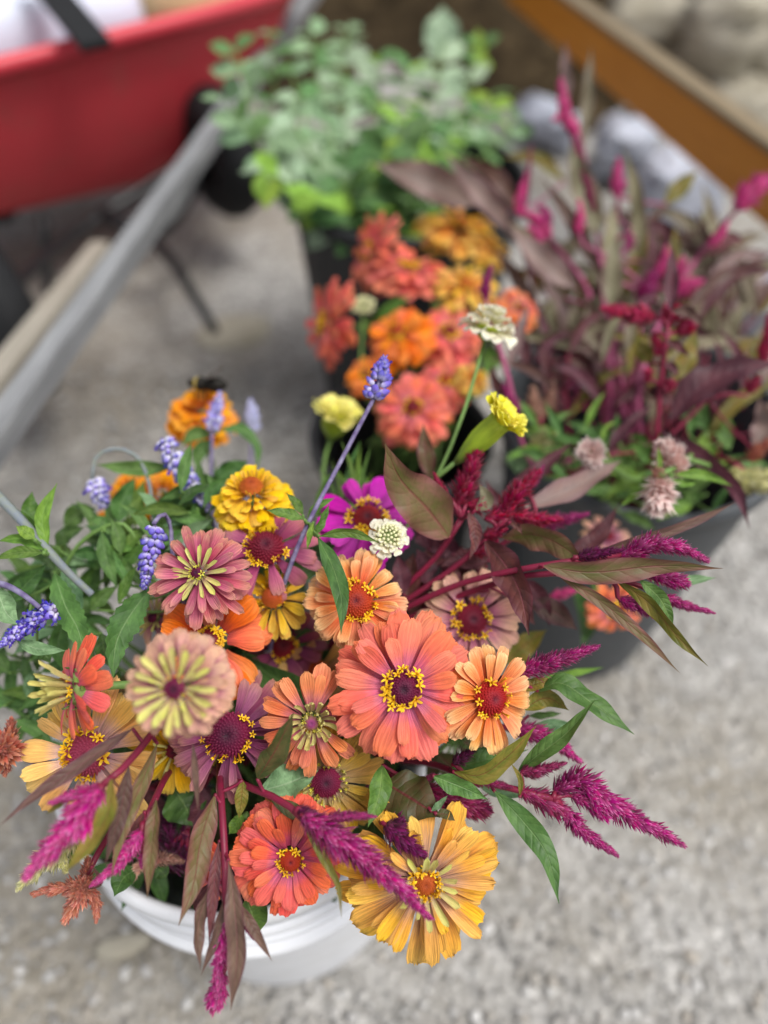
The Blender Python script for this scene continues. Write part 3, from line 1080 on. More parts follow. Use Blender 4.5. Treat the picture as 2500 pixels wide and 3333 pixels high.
def marigold_bud(label, calyx_pts, d, wpx, pm, seed=0, bk='white', stem=(), group='lemon marigolds opening', n=34, spread=1.0, plen=1.0):
    """long green cup along the path, a crown of ruffled petals at its end"""
    r = random.Random(seed + 400)
    C = pts3(calyx_pts, d)
    A = (C[-1] - C[0]).normalized()
    L = (C[-1] - C[0]).length
    R = wpx / 2 * d / FPX
    g, f = gather(bk, r), foot(bk, r)
    root = thing('marigold', label, 'marigold', f, group)
    H = frame(A, 0, C[0])
    cx = lathe('calyx', [(R * .20, -L * .05), (R * .34, L * .10), (R * .58, L * .30), (R * .76, L * .52), (R * .78, L * .72), (R * .74, L * .88), (R * .80, L), (R * .55, L * .96)], H, M['limecalyx'], root, 40)
    for i, v in enumerate(cx.data.vertices):
        k = 1 + .06 * (1 if (i % 40) % 5 == 0 else -.4)
        v.co.x *= k
        v.co.y *= k
    for k in range(8):
        Mx = H @ Matrix.Rotation(2 * math.pi * k / 8, 4, 'Z') @ Matrix.Translation((R * .70, 0, L * .74)) @ Matrix.Rotation(-math.radians(84), 4, 'Y') @ Matrix.Scale(R * .75, 4)
        link('bract', petal_mesh('narrow', 'calyxl', 12, k % 3), root, Mx)
    T = frame(A, 0, C[-1])
    for k in range(n):
        q = math.sqrt((k + .5) / n)
        a = k * 2.39996
        el = 92 - 40 * q * spread
        Mx = (T @ Matrix.Rotation(a, 4, 'Z') @ Matrix.Translation((q * R * .75, 0, -R * .2)) @ Matrix.Rotation(-math.radians(el + r.uniform(-8, 8)), 4, 'Y')
              @ Matrix.Rotation(r.uniform(-.6, .6), 4, 'X') @ Matrix.Scale(R * r.uniform(.75, 1.05) * (.6 + .35 * q) * plen, 4))
        link('petal', petal_mesh('ruffle', pm, -28, r.randrange(5)), root, Mx)
    pts = [f, g] + [P(*s) for s in stem] + [C[0], C[0].lerp(C[-1], .1)]
    tube('stem', pts, .0018, .0017, M['gstem'], root, 24, 6)
    return root


def eucalyptus(label, pts, d, nl, size, mats, seed, group='eucalyptus branches in the back bucket'):
    r = random.Random(seed + 50)
    g, f = gather('back', r, .1), foot('back', r, .08)
    root = thing('eucalyptus_branch', label, 'eucalyptus', f, group)
    sp = pts3(pts, d)
    path = [f, g] + sp
    tube('stem', path, .0032, .0014, M['gstem'], root, 18, 6)
    C = spline([g.lerp(sp[0], .5)] + sp, nl)
    T = tangents(C)
    for i in range(1, nl + 1):
        for sg in (-1, 1):
            side = T[i].cross(camdir(r.uniform(-.5, .5), r.uniform(-.2, .6))).normalized() * sg
            dr = (side * r.uniform(.6, 1) + T[i] * r.uniform(.15, .8) + Vector((0, 0, r.uniform(-.2, .3)))).normalized()
            nz = (Vector((r.uniform(-.6, .6), r.uniform(-.9, .2), 1))).normalized()
            yv = nz.cross(dr).normalized()
            nz = dr.cross(yv)
            Mx = Matrix.Translation(C[i]) @ Matrix((dr, yv, nz)).transposed().to_4x4() @ Matrix.Scale(size * r.uniform(.75, 1.2) * (1 - .3 * i / nl), 4)
            link('leaf', unit_leaf(r.choice(mats), .62, .52, r.choice((-10, -30)), .12, r.randrange(3)), root, Mx)
    nz = camdir(0, .4)
    return root

# ------------------------------------------------------------------ ground
def ground_mat():
    b = NB('gravel_ground')
    g = b.geo()
    big = b.noise(g, 2.2, 4, 0.6)
    mid = b.noise(g, 26.0, 5, 0.7)
    vor = b.n('ShaderNodeTexVoronoi')
    b.put(vor.inputs['Vector'], g)
    vor.inputs['Scale'].default_value = 85.0
    sx = b.n('ShaderNodeSeparateColor')
    b.put(sx.inputs[0], vor.outputs['Color'])
    c = b.ramp(sx.outputs[0], [(0.0, '8f8d89'), (0.3, '9e9c98'), (0.55, 'a8a6a2'), (0.8, 'b0aeab'), (1.0, 'c2c0bc')])
    c = b.mix(b.maprange(big, 0.42, 0.62, 0, 0.6), c, lin('8d8473'))
    c = b.hsv(c, 0.5, 1.0, b.maprange(mid, 0.3, 0.7, 0.85, 1.1))
    h = b.math('ADD', b.math('MULTIPLY', vor.outputs['Distance'], -1.0), mid)
    return b.done(c, 0.85, 0.2, b.bump(h, 0.8, 0.01))


n = 60
V, F = [], []
for j in range(n + 1):
    for i in range(n + 1):
        x, y = (i / n - 0.5), (j / n - 0.5)
        x, y = 30 * x * abs(x) * 2 + x * 2, 30 * y * abs(y) * 2 + y * 2
        V.append((x, y + 1, 0.006 * math.sin(3.1 * x + 1.3 * y) + 0.005 * math.sin(5.3 * y - 2 * x) - 0.004))
for j in range(n):
    for i in range(n):
        a = j * (n + 1) + i
        F.append((a, a + 1, a + n + 2, a + n + 1))
o = link('ground', mesh('ground', V, F, ground_mat()))
o['kind'] = 'structure'


def pebbles(name, n, xr, yr, smin, smax, mat, seed):
    import bmesh
    rs = np.random.RandomState(seed)
    bm = bmesh.new()
    bmesh.ops.create_icosphere(bm, subdivisions=1, radius=1)
    bv = np.array([v.co[:] for v in bm.verts])
    bf = np.array([[v.index for v in f.verts] for f in bm.faces])
    bm.free()
    x = rs.uniform(*xr, n)
    y = rs.uniform(*yr, n)
    sz = smin + (smax - smin) * rs.rand(n) ** 3
    sc = sz[:, None] * np.stack([rs.uniform(.8, 1.4, n), rs.uniform(.7, 1.1, n), rs.uniform(.45, .8, n)], 1)
    an = rs.uniform(0, 6.28, n)
    jit = 1 + rs.uniform(-.18, .18, (n, len(bv), 1))
    v = bv[None] * jit * sc[:, None, :]
    ca, sa = np.cos(an)[:, None], np.sin(an)[:, None]
    v = np.stack([v[..., 0] * ca - v[..., 1] * sa + x[:, None], v[..., 0] * sa + v[..., 1] * ca + y[:, None], v[..., 2] + (sz * .25)[:, None]], -1)
    f = bf[None] + (np.arange(n) * len(bv))[:, None, None]
    uv = np.repeat(np.stack([rs.rand(n), rs.rand(n)], 1), len(bv), 0)
    me = mesh(name, v.reshape(-1, 3).tolist(), f.reshape(-1, 3).tolist(), mat, uv, smooth=True)
    return stuff(link(name, me))


b = NB('pebble')
u, v = b.uv()
c = b.ramp(u, [(0.0, '7f7c78'), (0.15, '94928e'), (0.45, 'a4a29e'), (0.6, 'a69f95'), (0.75, 'aeacaa'), (0.92, 'bab9b6'), (1.0, 'cccac8')])
c = b.hsv(c, 0.5, 1.0, b.math('MULTIPLY', b.maprange(v, 0, 1, .85, 1.12), b.maprange(b.noise(b.geo(), 300, 3), .3, .7, .9, 1.1)))
M['pebble'] = b.done(c, 0.8, 0.25)
pebbles('gravel', 17000, (-0.75, 1.05), (-0.15, 1.2), 0.002, 0.0075, M['pebble'], 4)

# dark loose earth behind the buckets
V, F = [], []
nx, ny = 70, 30
rr = random.Random(8)
for j in range(ny + 1):
    for i in range(nx + 1):
        x, y = -2.5 + 6.5 * i / nx, 2.2 + 3.8 * j / ny
        h = 0.5 * (1 - math.exp(-(max(0, y - 2.3 + 0.12 * math.sin(2.3 * x)) / 1.3) ** 2)) + rr.uniform(-.02, .02) + .03 * math.sin(9 * x + 4 * y) - (0.05 if j == 0 else 0.01)
        V.append((x, y, h))
for j in range(ny):
    for i in range(nx):
        a = j * (nx + 1) + i
        F.append((a, a + 1, a + nx + 2, a + nx + 1))
b = NB('dark_earth')
g = b.geo()
c = b.ramp(b.noise(g, 14, 6, .7), [(0.3, '241d13'), (0.5, '3a3021'), (0.7, '554834')])
o = link('earth_bank', mesh('earth_bank', V, F, b.done(c, .95, .1, b.bump(b.noise(g, 40, 5), 1, .03))))
o['kind'] = 'structure'


def lump(name, label, cat, loc, size, mat, seed, e=0.8, rough=0.12, rot=0.0, group=None, crump=0.0):
    """stone or filled sack: a rounded uneven body resting at loc"""
    rs = random.Random(seed)
    K, R = 22, 13
    V, F, UV = [], [], []
    ph = [rs.uniform(0, 6) for _ in range(6)]
    sg = lambda v, p: math.copysign(abs(v) ** p, v)
    for j in range(R + 1):
        t = math.pi * (j / R - .5)
        for i in range(K):
            a = 2 * math.pi * i / K
            x, y, z = sg(math.cos(t), e) * sg(math.cos(a), e), sg(math.cos(t), e) * sg(math.sin(a), e), sg(math.sin(t), e)
            q = 1 + rough * (math.sin(3 * x + ph[0]) * math.sin(2.6 * y + ph[1]) + .6 * math.sin(7 * x + 5 * z + ph[2]) * math.sin(6 * y + ph[3]) + .4 * math.sin(13 * z + 9 * x + ph[4]))
            if crump and 0 < j < R:
                q *= 1 + rs.uniform(-crump, crump)
            V.append((x * size[0] / 2 * q, y * size[1] / 2 * q, (z * q * .5 + .5) * size[2]))
            UV.append((i / K, j / R))
    for j in range(R):
        for i in range(K):
            F.append((j * K + i, j * K + (i + 1) % K, (j + 1) * K + (i + 1) % K, (j + 1) * K + i))
    o = link(name, mesh(name, V, F, mat, UV), None, Matrix.Translation(loc) @ Matrix.Rotation(rot, 4, 'Z'))
    return tag(o, label, cat, group)


def beam(o_name, label, cat, a, b_, hgt, thk, mat, group=None):
    A = (b_ - a)
    x = A.normalized()
    y = Vector((0, 0, 1)).cross(x).normalized()
    z = x.cross(y)
    Mx = Matrix.Translation((a + b_) / 2) @ Matrix((x, y, z)).transposed().to_4x4()
    return tag(link(o_name, box_mesh(o_name, A.length, thk, hgt, mat, .08), None, Mx), label, cat, group)


def wood_mat(name, c1, c2, scale=8.0, rough=0.6):
    b = NB(name)
    m = b.n('ShaderNodeMapping')
    b.put(m.inputs[0], b.obj())
    m.inputs['Scale'].default_value = (1.2, 22, 22)
    nz = b.noise(m.outputs[0], scale, 5, .65)
    c = b.mix(b.maprange(nz, .32, .68, 0, 1), lin(c1), lin(c2))
    return b.done(c, rough, .3, b.bump(nz, .4, .002))


# ------------------------------------------------------------------ red garden cart, upper left
M['redtub'] = scuffed_mat('red_plastic', 'c03a42', '8e5a4a', .45)
M['redrim'] = plain_mat('red_plastic_rim', 'cc3a48', 0.4, 0.5, 0.06, 9)
M['rubber'] = plain_mat('black_rubber', '1b1c1e', 0.7, 0.3, 0.2, 40)
M['blackmetal'] = plain_mat('black_painted_steel', '1e2022', 0.4, 0.5, 0.15, 30)
M['paper'] = plain_mat('white_paper', 'd2d9ea', 0.6, 0.3, 0.06, 14)
M['burlap'] = plain_mat('pale_sacking', 'd2be92', 0.85, 0.2, 0.12, 60, 0.2)

p1, p2 = PZ(0, 178, .5), PZ(870, -32, .5)
ax = (p2 - p1).normalized()
bx = Vector((ax.y, -ax.x, 0))
cen = p2 + ax * .22 - ax * .60 - bx * .335
cart = thing('garden_cart', 'red plastic garden cart on black wheels, loaded with white sacks', 'cart', Vector((cen.x, cen.y, 0)))


def tub_ring(hl, hw, z, sh=0.0, e=.52, K=72):
    out = []
    sg = lambda v: math.copysign(abs(v) ** e, v)
    for i in range(K):
        a = 2 * math.pi * i / K
        q = cen + ax * (sg(math.cos(a)) * hl + sh) + bx * (sg(math.sin(a)) * hw)
        along = (q - cen).dot(ax)
        out.append(Vector((q.x, q.y, z - max(0, .47 - z) * .42 * (along + .35))))
    return out


def loft(name, rings, mat, parent, cap=True):
    K = len(rings[0])
    V = [v for rg in rings for v in rg]
    F = []
    for j in range(len(rings) - 1):
        for i in range(K):
            F.append((j * K + i, j * K + (i + 1) % K, (j + 1) * K + (i + 1) % K, (j + 1) * K + i))
    if cap:
        F.append(tuple(range(K))[::-1])
        F.append(tuple((len(rings) - 1) * K + i for i in range(K)))
    return link(name, mesh(name, V, F, mat), parent)


loft('tub', [tub_ring(.38, .21, .215, -.10), tub_ring(.42, .245, .225, -.09), tub_ring(.44, .26, .25, -.085), tub_ring(.51, .295, .34, -.05), tub_ring(.575, .325, .475, -.01),
             tub_ring(.572, .322, .482, -.01), tub_ring(.50, .28, .36, -.05), tub_ring(.43, .25, .27, -.085)], M['redtub'], cart)
loft('rim', [tub_ring(.578, .328, .470), tub_ring(.60, .35, .472), tub_ring(.612, .360, .485), tub_ring(.608, .357, .499), tub_ring(.595, .345, .503), tub_ring(.578, .33, .498),
             tub_ring(.570, .322, .484)], M['redrim'], cart, False)


def wheel(loc, axis, rad, wid):
    Mx = frame(axis, 0, loc)
    pr = []
    for k in range(13):
        a = 2 * math.pi * k / 12
        pr.append((rad - wid * .5 + wid * .5 * math.cos(a), wid * .5 * math.sin(a)))
    ty = lathe('wheel', pr, Mx, M['rubber'], cart, 40, False)
    lathe('wheel_hub', [(.012, -.03), (.035, -.03), (.04, -.012), (rad - wid, -.012), (rad - wid, .012), (.04, .012), (.035, .03), (.012, .03)], Mx, M['blackmetal'], ty, 24)


wheel(P(720, 500, 1.60), ax, .13, .10)
wheel(P(-15, 1030, 1.24), ax, .15, .10)
wheel(P(-60, 560, 1.75), ax, .115, .075)
q0, q1 = P(140, 700, 1.55), P(160, 960, 1.62)
tube('leg', [q0, q1], .011, .011, M['blackmetal'], cart, 4, 8)
tube('steering_rod', [P(480, 760, 1.55), P(560, 850, 1.5), P(700, 1080, 1.45)], .012, .010, M['blackmetal'], cart, 8, 8)
tube('axle', [P(-45, 1010, 1.22), P(300, 720, 1.55), P(700, 470, 1.62)], .012, .012, M['blackmetal'], cart, 8, 8)
tube('crossbar', [P(330, 690, 1.56), P(480, 760, 1.55), P(700, 470, 1.62)], .016, .016, M['blackmetal'], cart, 8, 8)
lump('paper_sack', 'white paper sack lying at the near end inside the red cart', 'sack', cen + ax * -.16 + bx * .04 + Vector((0, 0, -.16)), (.44, .40, .21), M['paper'], 3, .5, .05, math.atan2(ax.y, ax.x), 'sacks in the red cart')
lump('paper_sack', 'white sack with a dark strap, in the middle of the red cart', 'sack', cen + ax * .10 + bx * .04 + Vector((0, 0, -.16)), (.20, .36, .20), M['paper'], 6, .5, .06, math.atan2(ax.y, ax.x), 'sacks in the red cart')
lump('straw_sack', 'plump straw-coloured sack at the far end of the red cart', 'sack', cen + ax * .33 + bx * .07 + Vector((0, 0, -.155)), (.24, .32, .22), M['burlap'], 9, .7, .06, math.atan2(ax.y, ax.x), 'sacks in the red cart')
st0, st1 = PZ(165, -30, .56), PZ(290, 120, .53)
beam('strap', 'broad black strap laid across the white sacks in the cart', 'strap', st0 + (st0 - st1) * .5, st1 + (st1 - st0) * .2, .012, .05, M['rubber'])

M['greywood'] = wood_mat('grey_wood', '6f7072', '989a9c', 6)
M['palewood'] = wood_mat('pale_wood', '948e82', 'aaa498', 6)
M['capwood'] = wood_mat('dull_wood', '786a54', '8c7c62', 6)
M['orangewood'] = wood_mat('orange_wood', 'c07820', 'd68c30', 5, .5)
na, nb_ = P(50, 1335, .84), P(990, 15, 1.85)
tl = (nb_ - na)
beam('timber_beam', 'long grey timber beam running past the red cart', 'beam', na - tl * .18, nb_ + tl * .3, .033, .029, M['greywood'])
ya, yb = P(20, 1190, 1.02), P(330, 800, 1.36)
beam('board', 'short pale board beside the grey timber beam', 'board', ya - (yb - ya) * .7, yb, .018, .034, M['palewood'])
oa, ob_ = P(1850, 80, 1.9), P(2470, 570, 1.28)
beam('wooden_rail', 'orange-brown wooden rail slanting behind the tall celosia', 'rail', oa - (ob_ - oa) * .5, ob_ + (ob_ - oa) * .5, .098, .035, M['orangewood'])
tl = ob_ - oa
px_ = tl.normalized()
py_ = Vector((0, 0, 1)).cross(px_).normalized()
cap_ = beam('rail_cap', 'x', 'rail', oa - tl * .5 + Vector((0, 0, .055)), ob_ + tl * .5 + Vector((0, 0, .055)), .012, .040, M['capwood'])
rail = bpy.data.objects['wooden_rail']
Mc = WM[cap_.name]
cap_.parent = rail
cap_.matrix_basis = WM['wooden_rail'].inverted() @ Mc
for k in ('label', 'category'):
    del cap_[k]

M['rock'] = plain_mat('pale_stone', 'b4ae9f', 0.85, 0.2, 0.18, 12, 0.6, col2='8e8878')
for i, (x, y, z, s, lb) in enumerate((
        (2130, 60, .16, (.30, .22, .18), 'pale beige rock, the largest above the wooden rail'),
        (2420, 60, .22, (.3, .3, .22), 'grey-beige rock in the corner above the wooden rail'),
        (2400, 330, .05, (.26, .2, .16), 'low grey rock close behind the wooden rail'),
        (2230, 190, .05, (.16, .14, .1), 'small rock in the dark gap above the wooden rail'))):
    lump('rock', lb, 'rock', PZ(x, y, z) - Vector((0, 0, s[2] * .6)), s, M['rock'], 20 + i, .7, .22, i, 'rocks behind the rail', .13)
M['bag'] = plain_mat('white_plastic_bag', 'aeb3c0', 0.45, 0.4, 0.10, 30, 0.5)
for i, (x, y, z, s, lb) in enumerate((
        (2220, 600, .12, (.17, .13, .15), 'white plastic bag standing right below the wooden rail'),
        (2035, 470, .08, (.2, .15, .13), 'crumpled white bag behind the pink celosia spikes'),
        (1780, 390, .06, (.18, .12, .08), 'flattened pale bag between the eucalyptus and the celosia'),
        (2480, 960, .06, (.16, .16, .12), 'grey-white bag at the outer side of the dark celosia leaves'))):
    lump('plastic_bag', lb, 'bag', PZ(x, y, z) - Vector((0, 0, s[2] * .6)), s, M['bag'], 40 + i, .6, .25, i * 1.3, 'white bags on the gravel', .12)
lump('stone', 'flat pale stone lying in the gravel left of the white bucket', 'stone', PZ(400, 3080, 0) - Vector((0, 0, .004)), (.06, .025, .012), M['rock'], 71, .9, .1, .2)
lump('stone', 'light stone on the gravel between the cart and the buckets', 'stone', PZ(760, 1080, 0) - Vector((0, 0, .015)), (.15, .11, .025), M['rock'], 72, .9, .1, .5)

# ------------------------------------------------------------------ buckets
M['white'] = scuffed_mat('white_plastic', 'e8eaee', 'c4c2bc')
M['black'] = scuffed_mat('black_plastic', '28292c', '4e4c48', .45)
M['grey'] = scuffed_mat('dark_grey_plastic', '464a4e', '6a6864', .45)
M['wire'] = plain_mat('wire', 'b0b0b0', 0.3, 0.5, 0.05, 40, metal=1.0)
M['dirtywater'] = plain_mat('dark_water', '1a1c14', 0.1, 0.5, 0.1, 20)


def bucket(label, x, y, h, rt, rb, mat, ridges=True, handle=True, ang=0.0):
    root = thing('bucket', label, 'bucket', (x, y, 0), 'buckets holding the flowers')
    Mx = Matrix.Translation((x, y, 0))
    sl = (rt - rb) / h
    rad = lambda z: rb + sl * z
    pr = [(rb - .008, .002), (rb - .002, .004), (rb, .012)]
    pr += [(rad(h * k / 12), h * k / 12) for k in range(1, 13)]
    pr += [(rad(h) - .003, h + .001), (rad(h) - .005, h - .004)]
    pr += [(rad(h * k / 6) - .004, max(.012, h * k / 6)) for k in range(5, -1, -1)]
    lathe('body', pr, Mx, mat, root, 96)
    e = .0006
    lathe('rim', [(rad(h - .016) + e, h - .016), (rad(h) + .005, h - .015), (rad(h) + .0062, h - .008), (rad(h) + .0055, h), (rad(h) + .002, h + .0045), (rad(h) - .002, h + .0045), (rad(h) - .0035, h + .0015)], Mx, mat, root, 96, False)
    if ridges:
        for zz, dd, hh in ((h - .028, .002, .005), (h - .052, .0045, .014), (h - .098, .011, .013), (h - .083, .004, .006)):
            lathe('flange', [(rad(zz) + e, zz - hh * .5), (rad(zz) + dd, zz - hh * .4), (rad(zz) + dd + .0015, zz), (rad(zz) + dd, zz + hh * .4), (rad(zz) + e, zz + hh * .5)], Mx, mat, root, 96, False)
    lathe('water', [(rad(h * .45) - .0046, h * .45), (.001, h * .45 + .0005)], Mx, M['dirtywater'], root, 48, False)
    if handle:
        ear = []
        for s in (0, math.pi):
            a = ang + s
            q = Vector((x + (rad(h - .05) + .012) * math.cos(a), y + (rad(h - .05) + .012) * math.sin(a), h - .05))
            ear.append(q)
            lathe('handle_ear', [(.004, -.008), (.014, -.008), (.015, .0), (.012, .007), (.005, .008)], frame(Vector((math.cos(a), math.sin(a), 0)), 0, q), mat, root, 18)
        sd = Vector((-math.sin(ang), math.cos(ang), 0)) * -1
        tube('handle', [ear[0], ear[0].lerp(ear[1], .12) + sd * .12 - Vector((0, 0, .12)), ear[0].lerp(ear[1], .5) + sd * (rt + .03) - Vector((0, 0, .2)), ear[0].lerp(ear[1], .88) + sd * .12 - Vector((0, 0, .12)), ear[1]],
             .0018, .0018, M['wire'], root, 36, 6)
    return root


bucket('white plastic bucket overflowing with zinnias and celosia', -.118, .286, .37, .154, .143, M['white'], True, False)
bucket('dark grey bucket holding pale celosia and green leaves', .275, .61, .42, .147, .10, M['grey'], False, False)
bucket('small black bucket under the coral zinnias', .02, .67, .33, .105, .085, M['black'], False, False)
bucket('tall black bucket filled with eucalyptus', .035, 1.12, .42, .175, .14, M['black'], False, False)

# ------------------------------------------------------------------ zinnias of the white bucket
SG = [('broad', 9, .80, 4, -28, .20, -.03), ('broad', 8, .76, 14, -24, .20, .02)]
DISC = lambda mk, r, z=.05, h=.55: (mk, r, z, h)

zinnia('large coral zinnia with a pink heart and a ring of yellow stars', 1312, 2240, .475, 240, (.05, .12),
       [('broad', 13, .86, -6, -18, .18, -.12), ('broad', 12, .80, 4, -16, .18, -.06), ('broad', 11, .72, 14, -16, .18, -.01), ('spoon', 6, .56, 26, -18, .18, .03)], 'coral', DISC('discplum', .235, .03, .75), ('floret', 21, .235, .078), seed=1, nleaf=1)
zinnia('peach-orange zinnia with a wide red disc, partly under a green leaf', 1158, 1958, .505, 165, (.08, .22),
       [('notch', 15, .76, -6, -22, .26, -.07), ('notch', 14, .72, 4, -20, .26, -.03), ('notch', 12, .64, 14, -20, .26, .01)], 'peach', DISC('discred', .34, .03, .55), ('floret', 26, .345, .085), seed=2)
zinnia('light orange zinnia with cut petal tips, turned to the gravel side', 1590, 2272, .485, 172, (.42, .10),
       [('notch', 15, .80, -6, -18, .24, -.06), ('notch', 14, .76, 2, -18, .24, -.03), ('notch', 11, .66, 12, -16, .24, .01)], 'peach', DISC('discred', .33, .04, .7), ('floret', 12, .36, .09), seed=3, nleaf=1)
zinnia('salmon zinnia with a lime curled centre and a small purple eye', 1015, 2350, .485, 172, (.05, .05),
       [('spoon', 13, .78, -6, -18, .22, -.07), ('spoon', 11, .72, 4, -14, .22, -.03), ('tongue', 16, .44, 30, 58, .20, .03, 'lime2'), ('quill', 14, .32, 50, 66, .13, .06, 'lime2')], 'salmon',
       DISC('discpink', .13, .08, .6), ('floretlime', 10, .16, .05), seed=4, nleaf=1)
zinnia('dusky mauve zinnia with a broad dark maroon disc', 745, 2390, .50, 205, (.04, .18),
       [('spoon', 13, .76, -14, -26, .30, -.06), ('spoon', 11, .70, -2, -24, .30, -.02), ('narrow', 7, .6, 10, -20, .30, 0)], 'dusk', DISC('discplum', .345, .02, .6), ('floret', 22, .36, .066), seed=5, nleaf=1, jit=1.9)
zinnia('mauve zinnia tucked under the yellow double zinnia', 868, 1790, .53, 172, (.08, .42),
       [('broad', 10, .82, -8, -26, .26, -.06), ('broad', 7, .70, 4, -20, .26, 0)], 'mauve', DISC('disc', .33, .05, .95), ('floret', 20, .35, .075), seed=6)
zinnia('dusty rose zinnia with a spray of pale lime quills', 648, 1868, .492, 172, (-.04, .22),
       [('narrow', 16, .84, -8, -18, .16, -.10), ('narrow', 15, .78, 6, -18, .16, -.04), ('narrow', 12, .64, 22, -12, .16, .02), ('tongue', 13, .46, 32, -6, .12, .05, 'lime'), ('quill', 13, .26, 52, 15, .10, .08, 'lime2')],
       'rose', DISC('discplum', .11, .14, .7), ('floretlime', 10, .11, .05), seed=7, nleaf=1)
zinnia('bright yellow double zinnia with a rust cone, highest of the white bucket', 822, 1610, .545, 138, (.02, .70),
       [('scale', 18, .60, -38, -10, .36, -.48), ('scale', 18, .62, -22, -14, .36, -.34), ('scale', 17, .60, -8, -16, .34, -.20), ('scale', 16, .54, 6, -18, .32, -.06), ('scale', 14, .46, 18, -18, .28, .06),
        ('spoon', 14, .40, 36, -10, .24, .12), ('quill', 18, .30, 62, 10, .26, .14, 'yellow2')], 'yellow', DISC('discrust', .27, .24, .75), None, seed=8, nleaf=1)
zinnia('deep yellow zinnia half hidden below the mauve one', 893, 1950, .53, 125, (.0, .50),
       [('spoon', 14, .72, -10, -26, .28, -.10), ('spoon', 13, .62, 4, -22, .28, -.02), ('quill', 20, .26, 50, 30, .28, .06, 'yellow2')], 'yellow2', DISC('discrust', .30, .10, .95), ('floret', 12, .33, .06, 1), seed=9, nleaf=1, jit=1.9)
zinnia('flat orange zinnia with wide petals behind the lime-tipped blush zinnia', 690, 2085, .515, 210, (.02, .38),
       [('round', 9, .72, -2, -20, .24, -.04), ('round', 7, .66, 14, -18, .22, 0)], 'orange', DISC('disc', .17, .05, .6), ('floret', 22, .17, .07), seed=10)
zinnia('blush double zinnia with lime quills, standing closest to the viewer', 575, 2238, .405, 182, (-.02, .06),
       [('scale', 20, .50, -30, -40, .52, -.34), ('scale', 20, .50, -12, -38, .50, -.20), ('spoon', 18, .56, 0, -30, .40, -.08), ('spoon', 16, .52, 14, -26, .34, .02), ('narrow', 13, .50, 24, -20, .26, .06),
        ('tongue', 17, .56, 26, -14, .22, .10, 'lime'), ('tongue', 12, .38, 38, -8, .16, .14, 'lime')], 'blush', DISC('discplum', .20, .12, .4), ('floretlime', 11, .20, .05, 1), seed=11, nleaf=0)
zinnia('coral zinnia seen from the side, showing its pale stamens and green calyx', 232, 2240, .465, 165, (-.74, .10),
       [('broad', 10, .86, -12, -20, .18, -.06), ('broad', 9, .80, 4, -24, .18, 0), ('quill', 12, .62, 62, 10, .20, .04, 'lime2'), ('quill', 9, .5, 76, 8, .12, .06, 'lime2')], 'red', DISC('discplum', .2, .05, .6), ('floret', 12, .24, .07), seed=12, calyx=True, nleaf=0)
zinnia('pale apricot zinnia with a rosy disc, crossed by a bronze leaf', 287, 2455, .49, 232, (-.06, .16),
       [('broad', 12, .80, -6, -18, .26, -.06), ('broad', 10, .74, 4, -16, .26, -.01), ('spoon', 4, .6, 16, -16, .26, .02)], 'apricot', DISC('discrose', .30, .02, .5), ('floret', 26, .31, .088), seed=13, nleaf=1, jit=1.9)
zinnia('lemon-edged yellow zinnia hanging under the blush double zinnia', 568, 2440, .515, 165, (.0, -.25),
       [('notch', 12, .84, -6, -22, .16, -.05), ('notch', 9, .72, 8, -16, .16, 0), ('quill', 8, .4, 30, 10, .14, .04, 'lime2')], 'yellow2', DISC('disc', .16, .05, .5), ('floretlime', 10, .18, .06), seed=14)
zinnia('old-gold zinnia with curled lime stamens and a plum disc', 1062, 2545, .505, 185, (.10, .12),
       [('spoon', 14, .80, -8, -22, .24, -.06), ('spoon', 13, .74, 2, -18, .24, -.03), ('spoon', 8, .6, 14, -18, .24, .0), ('quill', 24, .22, 36, 60, .28, .03, 'lime2')], 'gold', DISC('discplum', .25, .02, .5), ('floretlime', 22, .30, .055, 1), seed=15, nleaf=1, jit=1.9)
zinnia('orange-red double zinnia hanging over the bucket rim', 945, 2795, .475, 198, (.16, .02),
       [('scale', 16, .60, -22, -20, .36, -.22), ('scale', 16, .62, -8, -20, .34, -.12), ('broad', 15, .70, 4, -18, .22, -.06), ('broad', 13, .60, 14, -18, .20, 0), ('broad', 10, .46, 24, -16, .18, .04)], 'red',
       DISC('discred', .17, .06, .7), ('floret', 12, .19, .062), seed=16, nleaf=1)
zinnia('large golden zinnia nodding over the gravel with ragged lime centre', 1382, 2868, .475, 268, (.12, .02),
       [('spoon', 14, .82, -14, -14, .20, -.10), ('spoon', 14, .78, -2, -14, .20, -.06), ('narrow', 13, .70, 8, -12, .18, -.02), ('narrow', 9, .58, 18, -8, .18, .02), ('tongue', 13, .36, 40, -14, .12, .05, 'lime')], 'golden',
       DISC('discrust', .15, .05, .6), ('floret', 30, .17, .066), seed=17, nleaf=1, jit=2.1)
zinnia('magenta zinnia behind the cream scabious', 1195, 1690, .565, 165, (.10, .42),
       [('broad', 11, .82, -4, -24, .22, -.05), ('broad', 9, .72, 8, -20, .22, 0)], 'magenta', DISC('disc', .26, .05, .5), ('floret', 20, .33, .10), seed=18)
zinnia('pinkish mauve zinnia in the shade beside the big coral one', 1535, 2015, .553, 166, (.12, .10),
       [('spoon', 15, .80, -6, -20, .24, -.05), ('spoon', 12, .7, 6, -18, .24, 0)], 'blush', DISC('disc', .28, .05, .5), ('floret', 20, .34, .085), seed=19)
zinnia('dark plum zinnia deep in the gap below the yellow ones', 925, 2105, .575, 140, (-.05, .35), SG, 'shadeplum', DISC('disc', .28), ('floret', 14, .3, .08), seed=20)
zinnia('dried tan zinnia deep between the salmon and coral flowers', 1035, 2185, .575, 140, (.1, .2), SG, 'tanpetal', DISC('discrust', .25), None, seed=21)
